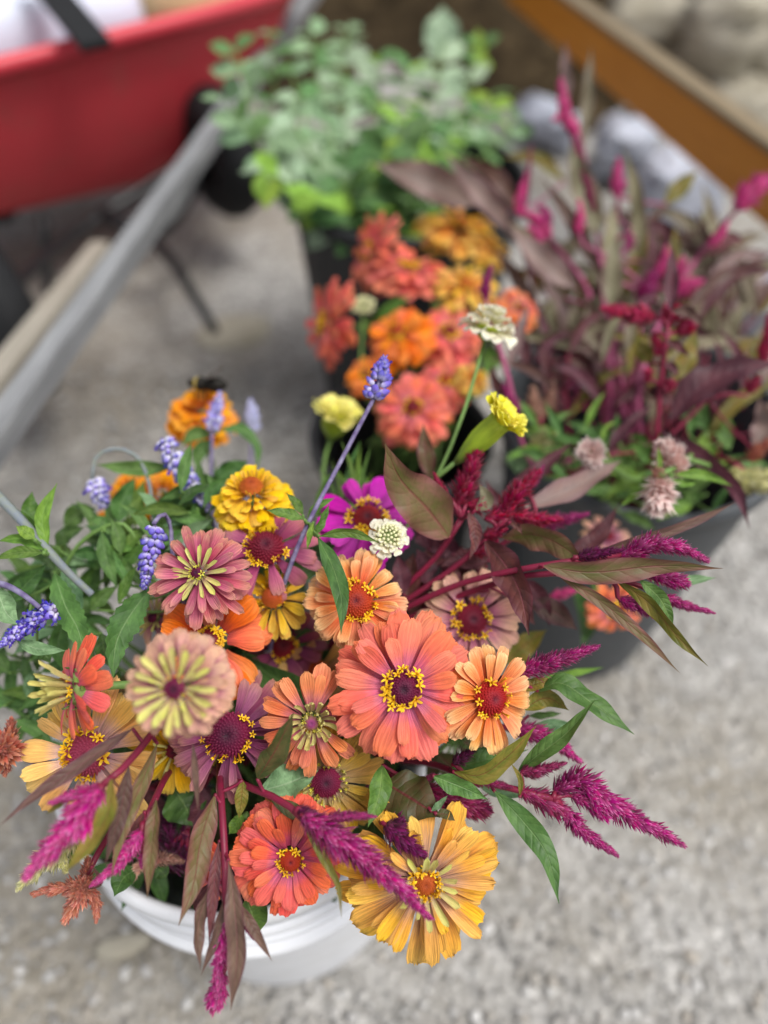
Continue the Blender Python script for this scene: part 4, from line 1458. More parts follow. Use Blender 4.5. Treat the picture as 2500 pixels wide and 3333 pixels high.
zinnia('blush zinnia peeping out above the grey bucket', 1975, 1745, .70, 95, (.1, .75), [('spoon', 13, .8, -14, -20, .2, -.1), ('spoon', 12, .72, 6, -20, .2, 0)], 'blush', DISC('disc', .25), None, 'right', 'zinnias in the grey bucket', seed=22, nleaf=1)
zinnia('peach and plum zinnia against the grey bucket side', 2005, 1985, .68, 105, (.15, -.3), [('spoon', 12, .8, -10, -20, .2, -.1), ('spoon', 10, .72, 6, -20, .2, 0)], 'salmon', DISC('disc', .25), ('floret', 12, .3, .1), 'right', 'zinnias in the grey bucket', seed=23, nleaf=1)
zinnia('small faded pink bud showing between the red celosia stalks', 1485, 1905, .60, 45, (.3, .4), [('broad', 9, .8, 50, -20, .2, 0)], 'blush', DISC('disc', .25), None, seed=24, nleaf=0)

# ------------------------------------------------------------------ marigolds and the bee
MG = [('ruffle', 14, .62, -22, -30, .34, -.34), ('ruffle', 14, .64, -6, -30, .32, -.20), ('ruffle', 13, .6, 10, -30, .28, -.06), ('ruffle', 12, .52, 28, -28, .22, .06), ('ruffle', 10, .42, 48, -26, .14, .14), ('ruffle', 6, .3, 70, -20, .05, .18)]
mg = zinnia('orange marigold with a bumblebee on top', 655, 1335, .70, 128, (.0, .72), MG, 'mangold', group='marigolds in the white bucket', seed=31, cat='marigold', name='marigold', nleaf=0)
zinnia('orange marigold behind a green leaf and a grey stalk', 530, 1600, .64, 112, (.1, .5), MG, 'mangold', group='marigolds in the white bucket', seed=32, cat='marigold', name='marigold', nleaf=0)
zinnia('orange marigold half covered by a dark salvia leaf', 415, 1585, .66, 70, (-.2, .6), MG, 'mangold', group='marigolds in the white bucket', seed=33, cat='marigold', name='marigold', nleaf=0)
zinnia('small orange marigold low among the salvia leaves', 335, 1690, .66, 38, (.0, .4), MG[1:4], 'mangold', group='marigolds in the white bucket', seed=34, cat='marigold', name='marigold', nleaf=0)
zinnia('tiny orange marigold deep in the salvia leaves', 312, 1835, .64, 28, (.0, .2), MG[1:4], 'mangold', group='marigolds in the white bucket', seed=35, cat='marigold', name='marigold', nleaf=0)
marigold_bud('lemon marigold opening from a long green cup, beside crimson celosia', [(1490, 1500, .562), (1560, 1430, .555), (1638, 1362, .540)], .555, 105, 'limeyellow', 1, stem=[(1420, 1555, .57)], n=54, spread=1.25, plen=1.45)
marigold_bud('pale lemon marigold in front of the gravel, blurred', [(1078, 1425, .712), (1085, 1380, .705), (1098, 1345, .695)], .70, 112, 'paleyellow', 2, stem=[(1050, 1600, .66), (1060, 1480, .70)], n=60, spread=1.35, plen=1.15)

bee = thing('bumblebee', 'black bumblebee with a pale yellow collar feeding on the marigold', 'bee', P(672, 1252, .685))
M['beeblack'] = plain_mat('bee_black', '18150f', .7, .3, .2, 900)
M['beeyellow'] = plain_mat('bee_yellow', 'b09a52', .8, .2, .2, 900)
M['wing'] = plain_mat('bee_wing', '4a443c', .3, .5, .1, 300)


def blob(name, c, axis, ln, rad, mat, fuzz=0.0):
    o = link(name, bead_mesh(mat, ln / (2 * rad), 12, 8, 0.0), bee, frame(axis, 0, c - axis * ln / 2) @ Matrix.Scale(ln, 4))
    return o


bd = (RGT * .95 + UPV * -.1 - FWD * .25).normalized()
bc = P(672, 1250, .685)
up_ = UPV * .8 - FWD * .6
blob('abdomen', bc + bd * 0.00975, bd, 0.02250, 0.00750, 'beeblack')
th = blob('thorax', bc - bd * 0.00450, bd, 0.01500, 0.00675, 'beeblack')
blob('collar', bc - bd * 0.00780, bd, 0.00975, 0.00615, 'beeyellow')
blob('head', bc - bd * 0.01425, bd, 0.00900, 0.00405, 'beeblack')
for s in (-1, 1):
    sd_ = bd.cross(up_).normalized() * s
    dr = (bd * .8 + sd_ * .55 + up_ * .35).normalized()
    yv = up_.cross(dr).normalized()
    nz = dr.cross(yv)
    link('wing', unit_leaf('wing', .42, .6, 0, .05, 0), bee, Matrix.Translation(bc + up_ * .006) @ Matrix((dr, yv, nz)).transposed().to_4x4() @ Matrix.Scale(.019, 4))
    for k in range(3):
        a = bc - bd * (.0075 - k * .0045) - up_ * .003
        tube('leg', [a, a + sd_ * .006 - up_ * .0015, a + sd_ * .009 - up_ * .009], 0.0008, .0005, M['beeblack'], bee, 5, 5)

# ------------------------------------------------------------------ scabious
scabiosa('cream scabious seen from behind with a lime calyx', 1588, 1075, .60, 98, (.30, .88), seed=1, side=True, stem=[(1440, 1520, .575), (1520, 1310, .585)])
scabiosa('cream scabious with pale green buds in front of the magenta zinnia', 1265, 1752, .515, 76, (.10, .42), seed=2, stem=[])
scabiosa('round green scabious bud on a thin stalk, blurred', 1183, 1000, .84, 34, (.0, .55), 'front', seed=3, bud=True, stem=[(1180, 1250, .80)])

# ------------------------------------------------------------------ blue salvia
salvia('tall lavender-blue salvia spike leaning over the scabious', [(1000, 1710, .52), (1110, 1500, .525), (1215, 1300, .525)],
       [([(1215, 1300), (1235, 1235), (1252, 1160)], 98, 'blue', .525)],
       [([(990, 1690), (930, 1672), (866, 1660)], 38, 'green', {'d': .51}), ([(985, 1675), (965, 1640), (932, 1605)], 32, 'green', {'d': .515}), ([(1000, 1690), (1040, 1645), (1090, 1620)], 30, 'green', {'d': .53}),
        ([(1035, 1748), (1085, 1850), (1112, 1950), (1110, 2066)], 64, 'dkgreen', {'d': (.50, .465), 'fold': .15}), ([(1040, 1745), (1130, 1732), (1236, 1766)], 36, 'green', {'d': .495}),
        ([(1025, 1745), (1050, 1690), (1072, 1640)], 30, 'green', {'d': .51}), ([(1020, 1700), (1010, 1740), (1000, 1790)], 22, 'bright', {'d': .51})], .52, seed=1)
salvia('lavender salvia spike standing in front of the bee marigold', [(690, 1620), (688, 1500), (690, 1405)], [([(690, 1405), (700, 1345), (718, 1275)], 68, 'bud')],
       [([(715, 1400), (785, 1398), (832, 1450), (840, 1530)], 40, 'salvia', {'d': .66}), ([(690, 1415), (640, 1410), (590, 1450)], 46, 'salvia', {'d': .66}), ([(690, 1430), (650, 1470), (640, 1530)], 50, 'salvia', {'d': .66})], .65, seed=2)
salvia('whitish salvia spike right of the bee marigold, blurred', [(800, 1600), (815, 1500), (822, 1400)], [([(822, 1405), (822, 1350), (815, 1300)], 58, 'pale')], [], .74, seed=3)
salvia('lavender and violet salvia spike slanting down to the yellow zinnia', [(700, 1760), (690, 1690)], [([(525, 1425), (570, 1500), (630, 1590), (695, 1675)], 92, 'bud')],
       [([(560, 1520), (430, 1524), (312, 1512)], 52, 'salvia', {'d': .60}), ([(590, 1650), (650, 1700), (660, 1760)], 50, 'salvia', {'d': .6})], .58, seed=4)
salvia('nodding salvia with a pale flower head on a hooked grey stem', [(500, 1700), (482, 1560), (450, 1490), (380, 1460), (315, 1485), (300, 1560)], [([(300, 1560), (318, 1600), (345, 1650)], 88, 'bud')], [], .60, stemmat='greystem', seed=5)
salvia('violet salvia spike hanging from a bent stem beside the rose zinnia', [(560, 1790, .53), (552, 1700, .53), (530, 1672, .52), (500, 1705, .51)], [([(505, 1710), (490, 1810), (470, 1915)], 100, 'blue', .51)],
       [([(490, 1915), (425, 2000), (382, 2080), (366, 2215)], 96, 'salvia', {'d': (.52, .49), 'serr': .10, 'fold': .2, 'n': 20}), ([(420, 1905), (380, 1830), (368, 1790)], 32, 'salvia', {'d': .56}),
        ([(385, 1962), (420, 1882), (446, 1838)], 36, 'green', {'d': .54}), ([(295, 1985), (335, 1940), (385, 1905)], 46, 'salvia', {'d': .56})], .52, seed=6)
salvia('deep violet salvia spike drooping at the edge of the picture', [(-60, 1890, .49), (10, 1902, .49), (70, 1932, .485), (130, 1978, .48)], [([(185, 1985), (130, 2005), (70, 2050), (-10, 2110)], 80, 'open', .48)],
       [([(-10, 1915), (25, 2000), (65, 2035)], 78, 'sage', {'d': .495}), ([(55, 2085), (125, 2112), (216, 2118)], 44, 'sage', {'d': .49}), ([(120, 2110), (150, 2135), (165, 2160)], 40, 'salvia', {'d': .51})], .49, seed=7, down=False)
salvia('salvia stem with a node of light leaves and a green flower stalk tip', [(-60, 1560, .53), (75, 1700, .525), (155, 1790, .52), (230, 1870, .525), (300, 1935, .53)], [],
       [([(156, 1785), (138, 1685), (186, 1572)], 46, 'bright', {'d': .52}), ([(135, 1720), (98, 1650), (105, 1600)], 62, 'green', {'d': .54}), ([(148, 1785), (100, 1705), (25, 1650)], 46, 'green', {'d': .53}),
        ([(145, 1790), (70, 1752), (-10, 1762)], 40, 'bright', {'d': .515}), ([(140, 1798), (50, 1800), (-20, 1822)], 40, 'green', {'d': .51}), ([(112, 1755), (80, 1730), (52, 1712)], 42, 'bright', {'d': .51})], .525, stemmat='greystem', seed=8, r=.0026, down=False)
salvia('salvia stem with two large serrated leaves above the coral side-on zinnia', [(180, 1900, .56), (170, 1860, .56)], [],
       [([(178, 1865), (215, 1975), (255, 2050), (284, 2185)], 84, 'salvia', {'d': (.53, .49), 'serr': .09, 'n': 22, 'roll': 20}), ([(200, 1860), (240, 1930), (265, 2010)], 60, 'sage', {'d': .545}),
        ([(28, 1960), (90, 1896), (152, 1834)], 62, 'dkgreen', {'d': .53}), ([(330, 2060), (340, 2120), (362, 2175)], 60, 'dkgreen', {'d': .53}), ([(210, 2010), (190, 2110), (240, 2210)], 60, 'salvia', {'d': .55})], .56, stemmat='gstem', seed=9)
salvia('arching salvia stem with a drooping pale green leaf in the leafy middle', [(250, 1780, .57), (325, 1722, .565), (390, 1702, .565), (470, 1790, .57)], [],
       [([(331, 1728), (347, 1820), (382, 1918)], 50, 'salvia', {'d': .555}), ([(385, 1700), (402, 1620), (440, 1552)], 72, 'salvia', {'d': .60}), ([(440, 1715), (450, 1640), (470, 1560)], 50, 'green', {'d': .60}),
        ([(181, 1776), (225, 1735), (275, 1716)], 52, 'dkgreen', {'d': .58}), ([(210, 1710), (260, 1668), (315, 1655)], 66, 'salvia', {'d': .61}), ([(420, 1760), (360, 1850), (340, 1930)], 50, 'dkgreen', {'d': .59})], .565, stemmat='gstem', seed=10)
salvia('leafy salvia shoot with dark leaves behind the yellow zinnia', [(740, 1640, .62), (735, 1590, .62)], [],
       [([(698, 1572), (745, 1535), (808, 1500)], 66, 'dkgreen', {'d': .62}), ([(740, 1590), (800, 1560), (860, 1540)], 56, 'salvia', {'d': .63}), ([(730, 1600), (680, 1560), (640, 1540)], 50, 'dkgreen', {'d': .62})], .62, stemmat='gstem', seed=11)
rl = random.Random(5)
for k, (cx, cy, lb) in enumerate(((70, 1950, 'leafy salvia shoot low at the edge of the bucket, behind the violet spike'), (190, 1850, 'dense salvia shoot under the grey leaf node'), (330, 1800, 'dark salvia shoot below the orange marigolds'),
                                  (430, 1760, 'salvia shoot right behind the bent violet spike'), (90, 2180, 'salvia shoot hanging left of the side-on coral zinnia'), (240, 2000, 'shaded salvia shoot between the two serrated leaves'), (560, 1720, 'salvia shoot beneath the slanting lavender spike'),
                                  (60, 2300, 'salvia shoot drooping over the rim beside the pale apricot zinnia'), (640, 1650, 'short salvia shoot between the orange marigold and the yellow zinnia'))):
    lv = []
    for i in range(18):
        a = rl.uniform(0, 6.28)
        ln = rl.uniform(95, 200)
        x0, y0 = cx + rl.uniform(-65, 65), cy + rl.uniform(-60, 60)
        lv.append(([(x0, y0), (x0 + math.cos(a) * ln * .5, y0 - math.sin(a) * ln * .5 - 12), (x0 + math.cos(a) * ln, y0 - math.sin(a) * ln * .9 + 14)], rl.uniform(28, 48), rl.choice(('salvia', 'salvia', 'green', 'dkgreen', 'sage')), {'d': rl.uniform(.56, .62), 'n': 10}))
    salvia(lb, [(cx + 25, cy + 50), (cx, cy), (cx - 8, cy - 40)], [], lv, .60, stemmat='gstem', seed=20 + k, group='leafy salvia shoots')

# ------------------------------------------------------------------ celosia of the white bucket
celosia('crimson celosia with a broad olive leaf beside the lemon marigold', [(1330, 1900, .57), (1430, 1800, .56), (1500, 1690, .55)],
        [([(1490, 1645), (1530, 1540), (1560, 1430)], 100, 'pcrim'), ([(1455, 1610), (1430, 1580), (1412, 1538)], 38, 'pcrim'), ([(1520, 1640), (1550, 1645), (1580, 1640)], 62, 'pcrim', {'blunt': True})],
        [([(1462, 1748), (1390, 1655), (1300, 1555), (1253, 1442)], 165, 'bronze', {'d': (.54, .50), 'peak': .36, 'roll': -8, 'n': 22, 'fold': .18}), ([(1525, 1665), (1548, 1740), (1528, 1822)], 42, 'maroon', {'d': .53}),
         ([(1548, 1660), (1585, 1630), (1560, 1575)], 48, 'taupe', {'d': .545}), ([(1400, 1560), (1385, 1470), (1378, 1380)], 58, 'bronze', {'d': .60})], .55, 'pcrim', seed=1)
celosia('crimson celosia with pinkish white bristles and long bronze leaves', [(1330, 1950, .57), (1500, 1830, .56), (1620, 1720, .55)],
        [([(1635, 1690), (1690, 1600), (1755, 1533)], 100, 'pcrim'), ([(1670, 1680), (1750, 1690), (1830, 1690)], 70, 'pcrim'), ([(1580, 1690), (1610, 1680), (1640, 1660)], 60, 'pcrim', {'blunt': True}),
         ([(1575, 1745), (1610, 1735), (1648, 1722)], 58, 'pcrim'), ([(1540, 1800), (1580, 1790), (1620, 1760)], 50, 'pcrim')],
        [([(1578, 1760), (1640, 1830), (1690, 1920), (1722, 2068)], 112, 'maroon', {'d': (.54, .50), 'n': 20, 'roll': 12}), ([(1632, 1750), (1740, 1740), (1840, 1785), (1918, 1852)], 98, 'bronze', {'d': (.55, .51), 'n': 20}),
         ([(1705, 1652), (1830, 1605), (1950, 1540), (2024, 1498)], 84, 'mauveleaf', {'d': (.58, .64)}), ([(1660, 1700), (1690, 1720), (1700, 1740)], 20, 'maroon', {'d': .53})], .55, 'pcrim', seed=2)
celosia('magenta celosia spike reaching out behind the crimson ones', [(1450, 1900, .59), (1650, 1760, .585), (1750, 1700, .58)], [([(1760, 1705), (1840, 1690), (1915, 1672)], 62, 'pmag'), ([(1720, 1590), (1745, 1560), (1770, 1515)], 34, 'pmag')],
        [([(1700, 1730), (1620, 1640), (1580, 1560)], 50, 'plumleaf', {'d': .60}), ([(1850, 1800), (1930, 1760), (2010, 1650)], 60, 'plumleaf', {'d': .60}), ([(1640, 1600), (1740, 1540), (1860, 1440)], 54, 'plumleaf', {'d': .64})], .585, seed=3)
celosia('magenta celosia with a long horizontal leaf, stretching over the gravel', [(1300, 1990, .56), (1500, 1900, .54), (1760, 1842, .51), (2020, 1805, .505)],
        [([(2020, 1815), (2130, 1772), (2220, 1785), (2305, 1828)], 84, 'pmag'), ([(2110, 1870), (2180, 1885), (2235, 1898)], 62, 'pmag', {'blunt': True}), ([(1880, 1815), (1960, 1800), (2030, 1790)], 60, 'ppur')],
        [([(1768, 1842), (1900, 1862), (2150, 1842), (2352, 1850)], 84, 'bronze', {'d': (.495, .485), 'n': 24, 'peak': .36, 'roll': 25}), ([(1922, 1802), (2139, 1742), (2284, 1688), (2395, 1634)], 40, 'brown', {'d': (.51, .55)}),
         ([(2120, 1890), (2220, 1892), (2332, 1880)], 46, 'sage', {'d': .53})], .505, stemmat='redstem', seed=4)
celosia('magenta celosia with three long leaves drooping to a point', [(1300, 2030, .57), (1520, 1930, .55), (1800, 1866, .51), (1990, 1885, .505)],
        [([(2015, 1950), (2080, 1975), (2142, 2012)], 62, 'pmag'), ([(2150, 1940), (2230, 1970), (2328, 1996)], 46, 'pmag'), ([(1790, 1945), (1840, 1930), (1892, 1912)], 46, 'phot', {'d': .62})],
        [([(1812, 1868), (1960, 1962), (2080, 2060), (2212, 2190)], 44, 'bronze', {'d': (.50, .48), 'n': 22}), ([(2000, 1884), (2115, 1965), (2210, 2078), (2304, 2168)], 50, 'olive', {'d': (.50, .48), 'n': 22}),
         ([(2082, 1886), (2150, 1950), (2194, 2052)], 48, 'celgreen', {'d': .495}), ([(1720, 1960), (1800, 1990), (1880, 2050)], 80, 'brown', {'d': .58}), ([(1700, 1880), (1760, 1950), (1790, 2040)], 60, 'plumleaf', {'d': .58})], .505, seed=5)
celosia('magenta celosia spike pointing at the grey bucket with a glossy green leaf', [(1400, 2230, .56), (1560, 2220, .53), (1680, 2200, .50)], [([(1688, 2192), (1810, 2150), (1948, 2103)], 84, 'pmag')],
        [([(1752, 2250), (1815, 2222), (1922, 2285), (2065, 2391)], 80, 'celgreen', {'d': (.505, .485), 'n': 20, 'fold': .12, 'roll': -20}), ([(1690, 2245), (1750, 2225), (1808, 2212)], 44, 'olive', {'d': .505}),
         ([(1700, 2310), (1780, 2272), (1852, 2312)], 60, 'olive', {'d': .51}), ([(1740, 2220), (1860, 2192), (1965, 2172)], 28, 'bright', {'d': .58}), ([(1640, 2160), (1720, 2090), (1780, 2050)], 80, 'olive', {'d': .60})], .50, seed=6)
celosia('purple-magenta celosia drooping under the light orange zinnia', [(1420, 2380, .56), (1560, 2370, .54), (1670, 2365, .52)], [([(1665, 2372), (1780, 2400), (1892, 2482)], 82, 'pmag')],
        [([(1686, 2512), (1748, 2460), (1838, 2392), (1937, 2278)], 60, 'celgreen', {'d': (.50, .475), 'n': 20, 'att': False}), ([(1700, 2390), (1800, 2360), (1880, 2360)], 46, 'sage', {'d': .54}), ([(1720, 2330), (1780, 2325), (1830, 2322)], 26, 'celgreen', {'d': .54})], .52, seed=7)
celosia('wine-red celosia branching low over the gravel, with an olive leaf', [(1300, 2470, .56), (1420, 2490, .53), (1540, 2535, .505), (1700, 2575, .495), (1800, 2600, .49)],
        [([(1805, 2580), (1870, 2542), (1990, 2620), (2228, 2752)], 112, 'pmag'), ([(1828, 2625), (1880, 2690), (2012, 2786)], 70, 'pmag'), ([(1695, 2515), (1760, 2505), (1842, 2484)], 60, 'pwine'), ([(1545, 2532), (1600, 2548), (1668, 2562)], 46, 'pwine'),
         ([(1690, 2575), (1760, 2600), (1835, 2640)], 78, 'pwine', {'blunt': True}), ([(1475, 2482), (1510, 2462), (1548, 2436)], 56, 'ppur'), ([(1860, 2590), (1930, 2610), (1970, 2650)], 80, 'pmag', {'blunt': True})],
        [([(1475, 2512), (1555, 2524), (1645, 2468), (1746, 2362)], 66, 'olive', {'d': (.49, .475), 'n': 20}), ([(1470, 2500), (1590, 2472), (1720, 2440)], 66, 'celgreen', {'d': .515}), ([(1610, 2575), (1702, 2672), (1775, 2770), (1820, 2942)], 78, 'celgreen', {'d': (.495, .47), 'n': 22, 'fold': .15}),
         ([(1408, 2525), (1500, 2560), (1588, 2602)], 66, 'celgreen', {'d': .485, 'roll': 10}), ([(1692, 2592), (1695, 2540), (1662, 2482)], 18, 'olive', {'d': .48}), ([(1560, 2560), (1650, 2580), (1720, 2590)], 40, 'sage', {'d': .52})], .495, 'pwine', seed=8)
celosia('blunt wine-coloured celosia between the dark olive leaf and the golden zinnia', [(1250, 2520, .55), (1340, 2540, .52)], [([(1370, 2560), (1460, 2605), (1520, 2620), (1592, 2640)], 92, 'pwine', {'blunt': True}), ([(1350, 2565), (1380, 2545), (1412, 2520)], 44, 'pwine')],
        [([(1250, 2545), (1340, 2600), (1434, 2660)], 168, 'dkolive', {'d': (.495, .475), 'n': 20, 'peak': .4, 'fold': .14}), ([(1240, 2690), (1320, 2690), (1420, 2640)], 80, 'dkgreen', {'d': .505, 'att': False}), ([(1420, 2650), (1450, 2650), (1482, 2672)], 32, 'dkolive', {'d': .475}),
         ([(1245, 2490), (1235, 2580), (1198, 2692)], 74, 'green', {'d': (.49, .47)}), ([(1404, 2640), (1440, 2610), (1458, 2588)], 22, 'sage', {'d': .475}), ([(1100, 2640), (1180, 2700), (1260, 2740)], 80, 'dkgreen', {'d': .53})], .515, 'pwine', seed=9)
celosia('magenta celosia lying across the orange-red and golden zinnias', [(760, 2540, .50), (830, 2570, .475), (930, 2615, .46), (1000, 2680, .45)],
        [([(985, 2655), (1120, 2745), (1270, 2860), (1400, 2988)], 128, 'pmag', {'d': .445}), ([(1060, 2665), (1140, 2655), (1225, 2658)], 48, 'pmag', {'d': .445}), ([(970, 2630), (1030, 2660), (1080, 2690)], 50, 'ppur', {'d': .45})],
        [([(838, 2535), (895, 2445), (956, 2318)], 82, 'dkolive', {'d': (.465, .445), 'n': 18, 'roll': 15}), ([(842, 2575), (930, 2552), (1036, 2508)], 128, 'sage', {'d': .495, 'peak': .5}), ([(976, 2650), (1050, 2785), (1100, 2880), (1112, 2990)], 30, 'olive', {'d': (.45, .43), 'n': 20}),
         ([(1160, 2805), (1185, 2830), (1206, 2862)], 26, 'maroon', {'d': .45}), ([(880, 2600), (960, 2640), (1060, 2680)], 50, 'dkolive', {'d': .475})], .46, seed=10)
celosia('short dark purple celosia above the golden zinnia', [(1200, 2640, .53), (1230, 2680, .50)], [([(1255, 2685), (1310, 2730), (1385, 2788)], 100, 'ppur', {'d': .465}), ([(1270, 2690), (1290, 2680), (1310, 2672)], 60, 'ppur', {'d': .47, 'blunt': True})], [([(1210, 2650), (1230, 2740), (1260, 2800)], 50, 'dkgreen', {'d': .51})], .49, 'ppur', seed=11)
celosia('magenta celosia with long bronze leaves hanging off the side of the bouquet', [(560, 2330, .50), (482, 2402, .46), (416, 2486, .44), (322, 2566, .425)],
        [([(330, 2560), (235, 2690), (160, 2770), (78, 2855)], 130, 'pmag', {'d': .42}), ([(310, 2570), (230, 2590), (158, 2616)], 56, 'pmag', {'d': .425}), ([(320, 2590), (300, 2670), (262, 2760)], 62, 'pmag', {'d': .425})],
        [([(432, 2372), (255, 2495), (100, 2602), (-5, 2690)], 50, 'brown', {'d': (.45, .42), 'n': 22, 'roll': 30}), ([(365, 2530), (350, 2650), (284, 2755), (200, 2850)], 66, 'olive', {'d': (.42, .41), 'n': 20}),
         ([(420, 2495), (392, 2640), (342, 2815)], 56, 'brown', {'d': (.44, .43)}), ([(512, 2420), (448, 2580), (394, 2715), (362, 2852)], 54, 'bronze', {'d': (.46, .44), 'n': 20}), ([(220, 2600), (185, 2625), (150, 2650)], 20, 'olive', {'d': .43})], .44, seed=12)
celosia('magenta celosia with a narrow drooping leaf in front of the bucket rim', [(560, 2500, .53), (505, 2600, .47), (470, 2680, .455)], [([(462, 2700), (400, 2795), (296, 2884)], 66, 'pmag', {'d': .45}), ([(466, 2770), (462, 2800), (460, 2825)], 30, 'pmag', {'d': .455})],
        [([(510, 2598), (498, 2715), (479, 2922)], 54, 'bronze', {'d': (.455, .44), 'n': 20, 'roll': 25}), ([(470, 2640), (440, 2700), (420, 2760)], 28, 'maroon', {'d': .455})], .46, seed=13)
celosia('long celosia hanging straight down in front of the bucket with brown leaves', [(715, 2500, .52), (720, 2600, .475), (733, 2820, .455), (735, 2990, .45)],
        [([(738, 2990), (722, 3090), (710, 3180), (702, 3262)], 72, 'pmag', {'d': .45}), ([(728, 3170), (710, 3225), (696, 3280)], 88, 'pmag', {'d': .452, 'blunt': True, 'lenf': .7}), ([(790, 2990), (808, 3025), (826, 3058)], 30, 'pmag', {'d': .455})],
        [([(700, 2585), (652, 2745), (630, 2876), (581, 3014)], 84, 'bronze', {'d': (.47, .44), 'n': 22, 'roll': -12}), ([(744, 2800), (762, 2935), (772, 3110), (751, 3290)], 70, 'brown', {'d': (.448, .43), 'n': 24, 'peak': .5}),
         ([(712, 2740), (695, 2900), (680, 3082)], 40, 'maroon', {'d': (.46, .445), 'n': 18}), ([(698, 2860), (645, 3010), (652, 3158)], 54, 'brown', {'d': (.455, .44), 'n': 20, 'roll': -25}), ([(730, 2925), (700, 3055), (654, 3176)], 36, 'brown', {'d': (.45, .44)}),
         ([(768, 2935), (812, 3002), (886, 3128)], 36, 'brown', {'d': (.45, .44)}), ([(628, 2420), (636, 2520), (646, 2642)], 24, 'brown', {'d': .43, 'att': False}), ([(790, 2540), (786, 2600), (778, 2665)], 44, 'olive', {'d': .48}), ([(690, 2870), (640, 2940), (660, 2990)], 44, 'plumleaf', {'d': .475})], .455, seed=14)
celosia('dark maroon celosia deep in the shade behind the hanging leaves', [(640, 2600, .56), (610, 2700, .54)], [([(575, 2810), (555, 2730), (538, 2640)], 100, 'ppur'), ([(615, 2810), (608, 2750), (598, 2690)], 70, 'ppur'), ([(520, 2800), (560, 2800), (630, 2790)], 80, 'ppur', {'blunt': True})],
        [([(560, 2560), (600, 2620), (632, 2690)], 150, 'dkgreen', {'d': .53, 'att': False}), ([(660, 2560), (650, 2640), (600, 2700)], 70, 'plumleaf', {'d': .53}), ([(470, 2560), (520, 2660), (560, 2740)], 70, 'plumleaf', {'d': .56})], .54, 'ppur', seed=15)
celosia('terracotta celosia star with pointed arms hanging over the gravel', [(430, 2640, .55), (340, 2740, .50), (280, 2850, .485)],
        [([(285, 2885), (200, 2890), (102, 2910)], 62, None), ([(275, 2880), (245, 2940), (208, 3000)], 84, None), ([(295, 2890), (312, 2940), (314, 3002)], 50, None), ([(278, 2875), (282, 2830), (286, 2790)], 56, None), ([(275, 2890), (268, 2895, .465), (262, 2902, .452)], 84, None)],
        [([(300, 2820), (330, 2870), (262, 2900)], 14, 'maroon', {'d': .46})], .48, 'ppeach', seed=16, cat='celosia')
celosia('terracotta celosia cut by the edge of the frame beside the apricot zinnia', [(120, 2480, .54), (40, 2450, .50)], [([(25, 2440), (32, 2390), (38, 2338)], 66, None), ([(20, 2450), (22, 2490), (15, 2525)], 54, None), ([(15, 2440), (5, 2440, .475), (-5, 2440, .46)], 130, None)],
        [([(60, 2440), (110, 2420), (140, 2390)], 44, 'green', {'d': .53})], .495, 'ppeach', seed=17)
celosia('small tan-pink celosia lying on the white bucket rim', [(520, 2740, .55), (490, 2810, .525)], [([(495, 2812), (540, 2796), (598, 2804)], 54, None), ([(470, 2810), (445, 2830), (430, 2870)], 44, None), ([(455, 2740), (435, 2720), (425, 2700)], 44, None)],
        [([(446, 2832), (405, 2855), (372, 2918)], 76, 'dkgreen', {'d': (.52, .50), 'peak': .5}), ([(500, 2818), (525, 2835), (543, 2858)], 54, 'dkgreen', {'d': .52, 'peak': .5})], .52, 'ptan', seed=18)
celosia('lime-yellow celosia behind the big magenta plume', [(380, 2640, .54), (260, 2740, .49)], [([(245, 2720), (150, 2800), (58, 2892)], 100, None), ([(205, 2770), (205, 2810), (215, 2840)], 50, None), ([(250, 2700), (262, 2720), (255, 2740)], 30, None)],
        [([(260, 2720), (240, 2770), (225, 2820)], 36, 'green', {'d': .49})], .485, 'plime', seed=19)
for k, (pts, wpx, mk, d, lb) in enumerate((
        ([(800, 2920), (825, 2985), (840, 3040)], 110, 'green', .50, 'broad green leaf spray sticking out under the orange-red zinnia'),
        ([(800, 2650), (765, 2690), (745, 2715)], 46, 'bright', .50, 'small bright green leaf spray left of the orange-red zinnia'))):
    celosia(lb, [(900, 2800, .54), (pts[0][0], pts[0][1], d)], [], [(pts, wpx, mk, {'d': d, 'peak': .5})], d, stemmat='gstem', seed=40 + k, cat='foliage', name='leaf_spray', group='leaf sprays in the white bucket')
zinnia('orange-red zinnia squeezed behind the hanging celosia', 690, 2850, .52, 110, (-.5, -.3), [('broad', 11, .8, -8, -20, .2, 0), ('broad', 9, .7, 8, -20, .2, 0)], 'red', DISC('discred', .2), None, seed=26, nleaf=1)
zinnia('zinnia with only pale stamens showing behind the orange zinnia', 500, 2010, .56, 90, (-.4, .3), [('quill', 16, .7, 30, 10, .2, 0, 'lime2'), ('spoon', 10, .9, -10, -20, .2, -.1)], 'blush', DISC('discplum', .2), None, seed=27, nleaf=2)

